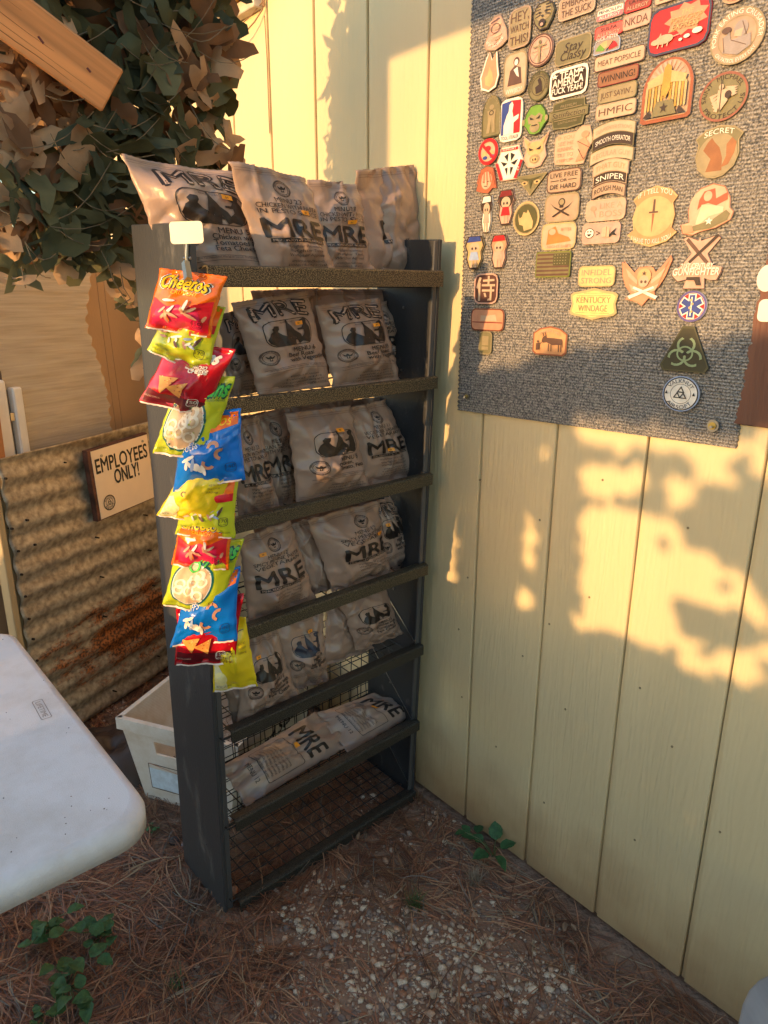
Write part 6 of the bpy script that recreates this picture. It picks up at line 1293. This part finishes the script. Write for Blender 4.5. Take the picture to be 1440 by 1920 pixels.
# leaves
def leafblade(L_, W_, fold, curl, serr=0.04, n=9):
    V = [(0, 0, 0)]; mid = []; 
    for i in range(n+1):
        t = i/n; w = W_*(math.sin(math.pi*t**.8)**.8)*.5; z = -curl*t*t*L_; se = 1+serr*(1 if i % 2 else -1)
        mid.append([(t*L_, 0, z), (t*L_, w*se, z+fold*w+.08*w*math.sin(t*14)), (t*L_, -w*se, z+fold*w-.08*w*math.sin(t*11))])
    V = [p for r in mid for p in r]; Fc = []
    for i in range(n): a = i*3; Fc += [(a, a+3, a+4, a+1), (a, a+2, a+5, a+3)]
    return V, Fc
def plant(label, px, py, leaves, m, seed, stem_h=.03, cat='weed', name='weed'):
    g = ground(px, py); r = random.Random(seed); t = thing(name, label, cat, Matrix.Translation((g.x, g.y, gz(g.x, g.y))))
    FRi = FR[t.name].inverted(); mb = MB()
    for (lx, ly, L_, az, tilt) in leaves:
        h = r.uniform(.5, 1.2)*stem_h; p = ground(lx, ly, h); q = FRi @ p
        L_ *= 1.2; V, Fc = leafblade(L_, L_*r.uniform(.68, .85), r.uniform(.15, .4), r.uniform(.1, .5)); Mx = Matrix.Translation(q) @ Matrix.Rotation(az, 4, 'Z') @ Matrix.Rotation(-tilt, 4, 'Y') @ Matrix.Rotation(r.uniform(-.3, .3), 4, 'X')
        MB().add([Mx @ Vector(v) for v in V], Fc).build('leaf', m, t, smooth=True)
        mb.tube([(0, 0, 0), (q.x*.5, q.y*.5, q.z*.8), tuple(q)], [.0016, .0012, .0008], 5)
    mb.build('stem', mat('weed_stem', (.10, .12, .04), .6), t)
M_lf = mat('weed_leaf', (.045, .13, .042), .6, var=.25, vscale=120, bump=.5, bscale=260, trans=.2); M_lf2 = mat('weed_leaf_light', (.06, .145, .045), .6, var=.25, vscale=120, bump=.4, bscale=260, trans=.25)
plant('broad leaved green weed growing against the foot of the cream wall', 925, 1605, [(915, 1600, .036, 3.6, .2), (930, 1575, .038, 1.5, .9), (938, 1590, .034, .2, .3), (930, 1605, .032, -1.0, .1), (905, 1580, .028, 2.4, .3), (890, 1572, .028, 2.9, .3), (880, 1562, .024, 2.2, .4), (895, 1562, .026, 1.2, .3), (872, 1560, .022, 3.4, .2)], M_lf, 1, .045)
rs = random.Random(12)
def ring(cx, cy, n, rr, L0): return [(cx+rs.uniform(-1, 1)*rr, cy+rs.uniform(-1, 1)*rr, L0*rs.uniform(.7, 1.2), rs.uniform(0, 6.28), rs.uniform(0, .5)) for _ in range(n)]
plant('low green weed in the needles at the lower left, upper clump', 95, 1745, ring(95, 1745, 14, 38, .026), M_lf2, 2, .04)
plant('low green weed with rounded leaves at the lower left, right clump', 185, 1760, ring(185, 1765, 12, 34, .030), M_lf, 3, .04)
plant('low green weed at the lower left, bottom clump', 130, 1850, ring(130, 1845, 16, 44, .030), M_lf2, 4, .035)
plant('small pale green weed at the bottom left edge', 75, 1905, ring(78, 1905, 9, 26, .016), M_lf2, 5, .02)
plant('tiny green weed beside the white tub under the table corner', 290, 1555, ring(290, 1555, 5, 10, .012), M_lf2, 6, .015)
def tuft(label, px, py, n, L_, m, seed, spread=.9, name='grass_tuft'):
    g = ground(px, py); r = random.Random(seed); mb = MB()
    for _ in range(n):
        a = r.uniform(0, 6.28); s = r.uniform(.1, spread); l = L_*r.uniform(.5, 1.1); x0_, y0_ = r.uniform(-.012, .012), r.uniform(-.012, .012); P = []
        for t in range(5): q = t/4; P.append(Vector((x0_+math.cos(a)*s*l*q**1.4, y0_+math.sin(a)*s*l*q**1.4, l*q*(1-.45*s*q))))
        w = .0010; nx, ny = -math.sin(a)*w, math.cos(a)*w; V = [(p.x+nx*(1-t/4.2), p.y+ny*(1-t/4.2), p.z) for t, p in enumerate(P)]+[(p.x-nx*(1-t/4.2), p.y-ny*(1-t/4.2), p.z) for t, p in enumerate(P)]
        mb.add(V, [(i, i+1, i+6, i+5) for i in range(4)])
    o = mb.build(name, m, M=Matrix.Translation((g.x, g.y, gz(g.x, g.y)))); tag(o, label, 'grass tuft')
tuft('small green grass tuft in the needles in front of the rack', 778, 1700, 110, .055, mat('grass_green', (.10, .15, .05), .5, trans=.3), 1, .9)
tuft('dry grey grass tuft near the weed by the wall', 890, 1655, 140, .050, mat('grass_dry', (.36, .28, .20), .7, trans=.2), 2, 1.0)
tuft('dry brown grass tuft at the front right foot of the rack', 782, 1500, 26, .045, mat('grass_brown', (.30, .19, .10), .7, trans=.2), 3, .6)
tuft('sparse green grass stems at the lower left beside the weeds', 330, 1850, 30, .05, MATS['grass_green'], 4, 1.1)
# dead leaves
rs = random.Random(31); ml = mat('dead_leaf', (.24, .14, .08), .8, var=.3, vscale=80)
for k in range(22):
    px, py = rs.choice(((1000, 1700), (1060, 1760), (900, 1660), (420, 1640), (350, 1720), (1120, 1800), (700, 1600), (240, 1650))); px += rs.uniform(-70, 70); py += rs.uniform(-50, 50); g = ground(px, py)
    if not inw(g.x+.02, g.y+.02): continue
    V, Fc = leafblade(rs.uniform(.012, .022), rs.uniform(.006, .011), .5, rs.uniform(-.6, .6)); mb = MB().add(V, Fc); o = mb.build('dead_leaf', ml, M=Matrix.Translation((g.x, g.y, gz(g.x, g.y)+.014)) @ Matrix.Rotation(rs.uniform(0, 6.3), 4, 'Z') @ Matrix.Rotation(rs.uniform(-.5, .5), 4, 'X')); tag(o, 'small curled dead leaf lying on the needles', 'leaf', 'dead leaves on the ground')

# ================================================================== WHAT SHADES THE WALL: roof edge and an added leaf screen west of the camera
SDh = Vector((SD.x, SD.y, 0)); tEL = -SD.z/SDh.length; SDh.normalize()
SL = WALLI.to_3x3() @ SD                                      # sun direction in wall coordinates
def back(x, z, L_): k = -L_/SL.y; return Vector((x+SL.x*k, SL.y*k, z+SL.z*k))   # wall point pushed back towards the sun by L_ metres off the wall
ze = (wall(805, 82)[1]+wall(880, 52)[1])/2; x7 = wall(722, 110)[0]
sf = thing('shelter_roof', 'timber edged sheet roof of an open shelter west of the camera', 'roof', WALL)
a = back(-1.405, ze, 2.3); b_ = back(1.6, ze, 2.3)
MB().box((a.x, a.y-.04, a.z), (b_.x, a.y, a.z+.16), bev=.003).build('fascia', M_eave, sf)
mb = MB(); mb.add([(a.x, a.y-.04, a.z+.161), (b_.x, a.y-.04, a.z+.161), (b_.x, a.y-.9, a.z+.5), (a.x, a.y-.9, a.z+.5)], [(0, 1, 2, 3)]); o = mb.build('roof_sheet', mat('roof_sheet', (.25, .22, .18), .6), sf); sd = o.modifiers.new('s', 'SOLIDIFY'); sd.thickness = .02
for x in (a.x+.05, b_.x-.05): MB().box((x-.045, a.y-.8, 0), (x+.045, a.y-.71, a.z+.42)).build('post', M_pine, sf)
# leaf screen added out of view: leaves wherever the wall is in shade
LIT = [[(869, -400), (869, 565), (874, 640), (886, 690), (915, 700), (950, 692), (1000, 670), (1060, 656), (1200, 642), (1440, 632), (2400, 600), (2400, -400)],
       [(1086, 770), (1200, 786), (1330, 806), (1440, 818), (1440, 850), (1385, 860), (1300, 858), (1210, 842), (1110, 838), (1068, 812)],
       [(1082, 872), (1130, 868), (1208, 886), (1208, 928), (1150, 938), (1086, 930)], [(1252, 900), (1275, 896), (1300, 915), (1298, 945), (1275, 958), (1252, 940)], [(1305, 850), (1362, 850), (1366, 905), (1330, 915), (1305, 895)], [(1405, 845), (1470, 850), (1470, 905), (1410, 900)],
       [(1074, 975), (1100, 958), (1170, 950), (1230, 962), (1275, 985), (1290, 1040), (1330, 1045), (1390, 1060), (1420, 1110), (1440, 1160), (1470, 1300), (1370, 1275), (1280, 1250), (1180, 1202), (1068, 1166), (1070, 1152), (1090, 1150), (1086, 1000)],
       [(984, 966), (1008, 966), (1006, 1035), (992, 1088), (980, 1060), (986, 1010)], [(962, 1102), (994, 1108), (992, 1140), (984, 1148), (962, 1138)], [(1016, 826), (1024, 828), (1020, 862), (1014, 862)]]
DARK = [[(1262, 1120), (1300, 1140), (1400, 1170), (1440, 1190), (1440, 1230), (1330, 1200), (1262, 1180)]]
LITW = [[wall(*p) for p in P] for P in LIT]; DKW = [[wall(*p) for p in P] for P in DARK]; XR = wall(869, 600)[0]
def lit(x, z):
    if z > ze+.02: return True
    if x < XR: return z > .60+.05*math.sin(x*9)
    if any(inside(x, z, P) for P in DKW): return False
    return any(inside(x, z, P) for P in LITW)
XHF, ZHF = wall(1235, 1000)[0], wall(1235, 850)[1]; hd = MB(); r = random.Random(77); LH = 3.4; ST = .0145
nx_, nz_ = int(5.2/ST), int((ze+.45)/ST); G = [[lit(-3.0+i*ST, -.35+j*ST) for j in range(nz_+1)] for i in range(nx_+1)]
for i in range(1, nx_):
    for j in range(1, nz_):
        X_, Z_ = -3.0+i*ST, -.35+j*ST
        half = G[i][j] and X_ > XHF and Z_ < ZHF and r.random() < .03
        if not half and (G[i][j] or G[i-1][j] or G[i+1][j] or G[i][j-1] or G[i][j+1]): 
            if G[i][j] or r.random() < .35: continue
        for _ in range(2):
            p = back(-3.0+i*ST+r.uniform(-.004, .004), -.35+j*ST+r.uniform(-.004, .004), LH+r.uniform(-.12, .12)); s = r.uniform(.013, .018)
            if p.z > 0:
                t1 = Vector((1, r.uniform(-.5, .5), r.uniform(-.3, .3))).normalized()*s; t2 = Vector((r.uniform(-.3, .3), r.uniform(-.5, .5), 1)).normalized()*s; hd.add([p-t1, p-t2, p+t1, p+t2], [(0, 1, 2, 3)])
o = hd.build('shade_screen', mat('shade_screen_leaf', (.05, .08, .03), .6), M=WALL); tag(o, 'unseen leaf screen added west of the camera to shade the wall', 'shade_screen', kind='stuff')
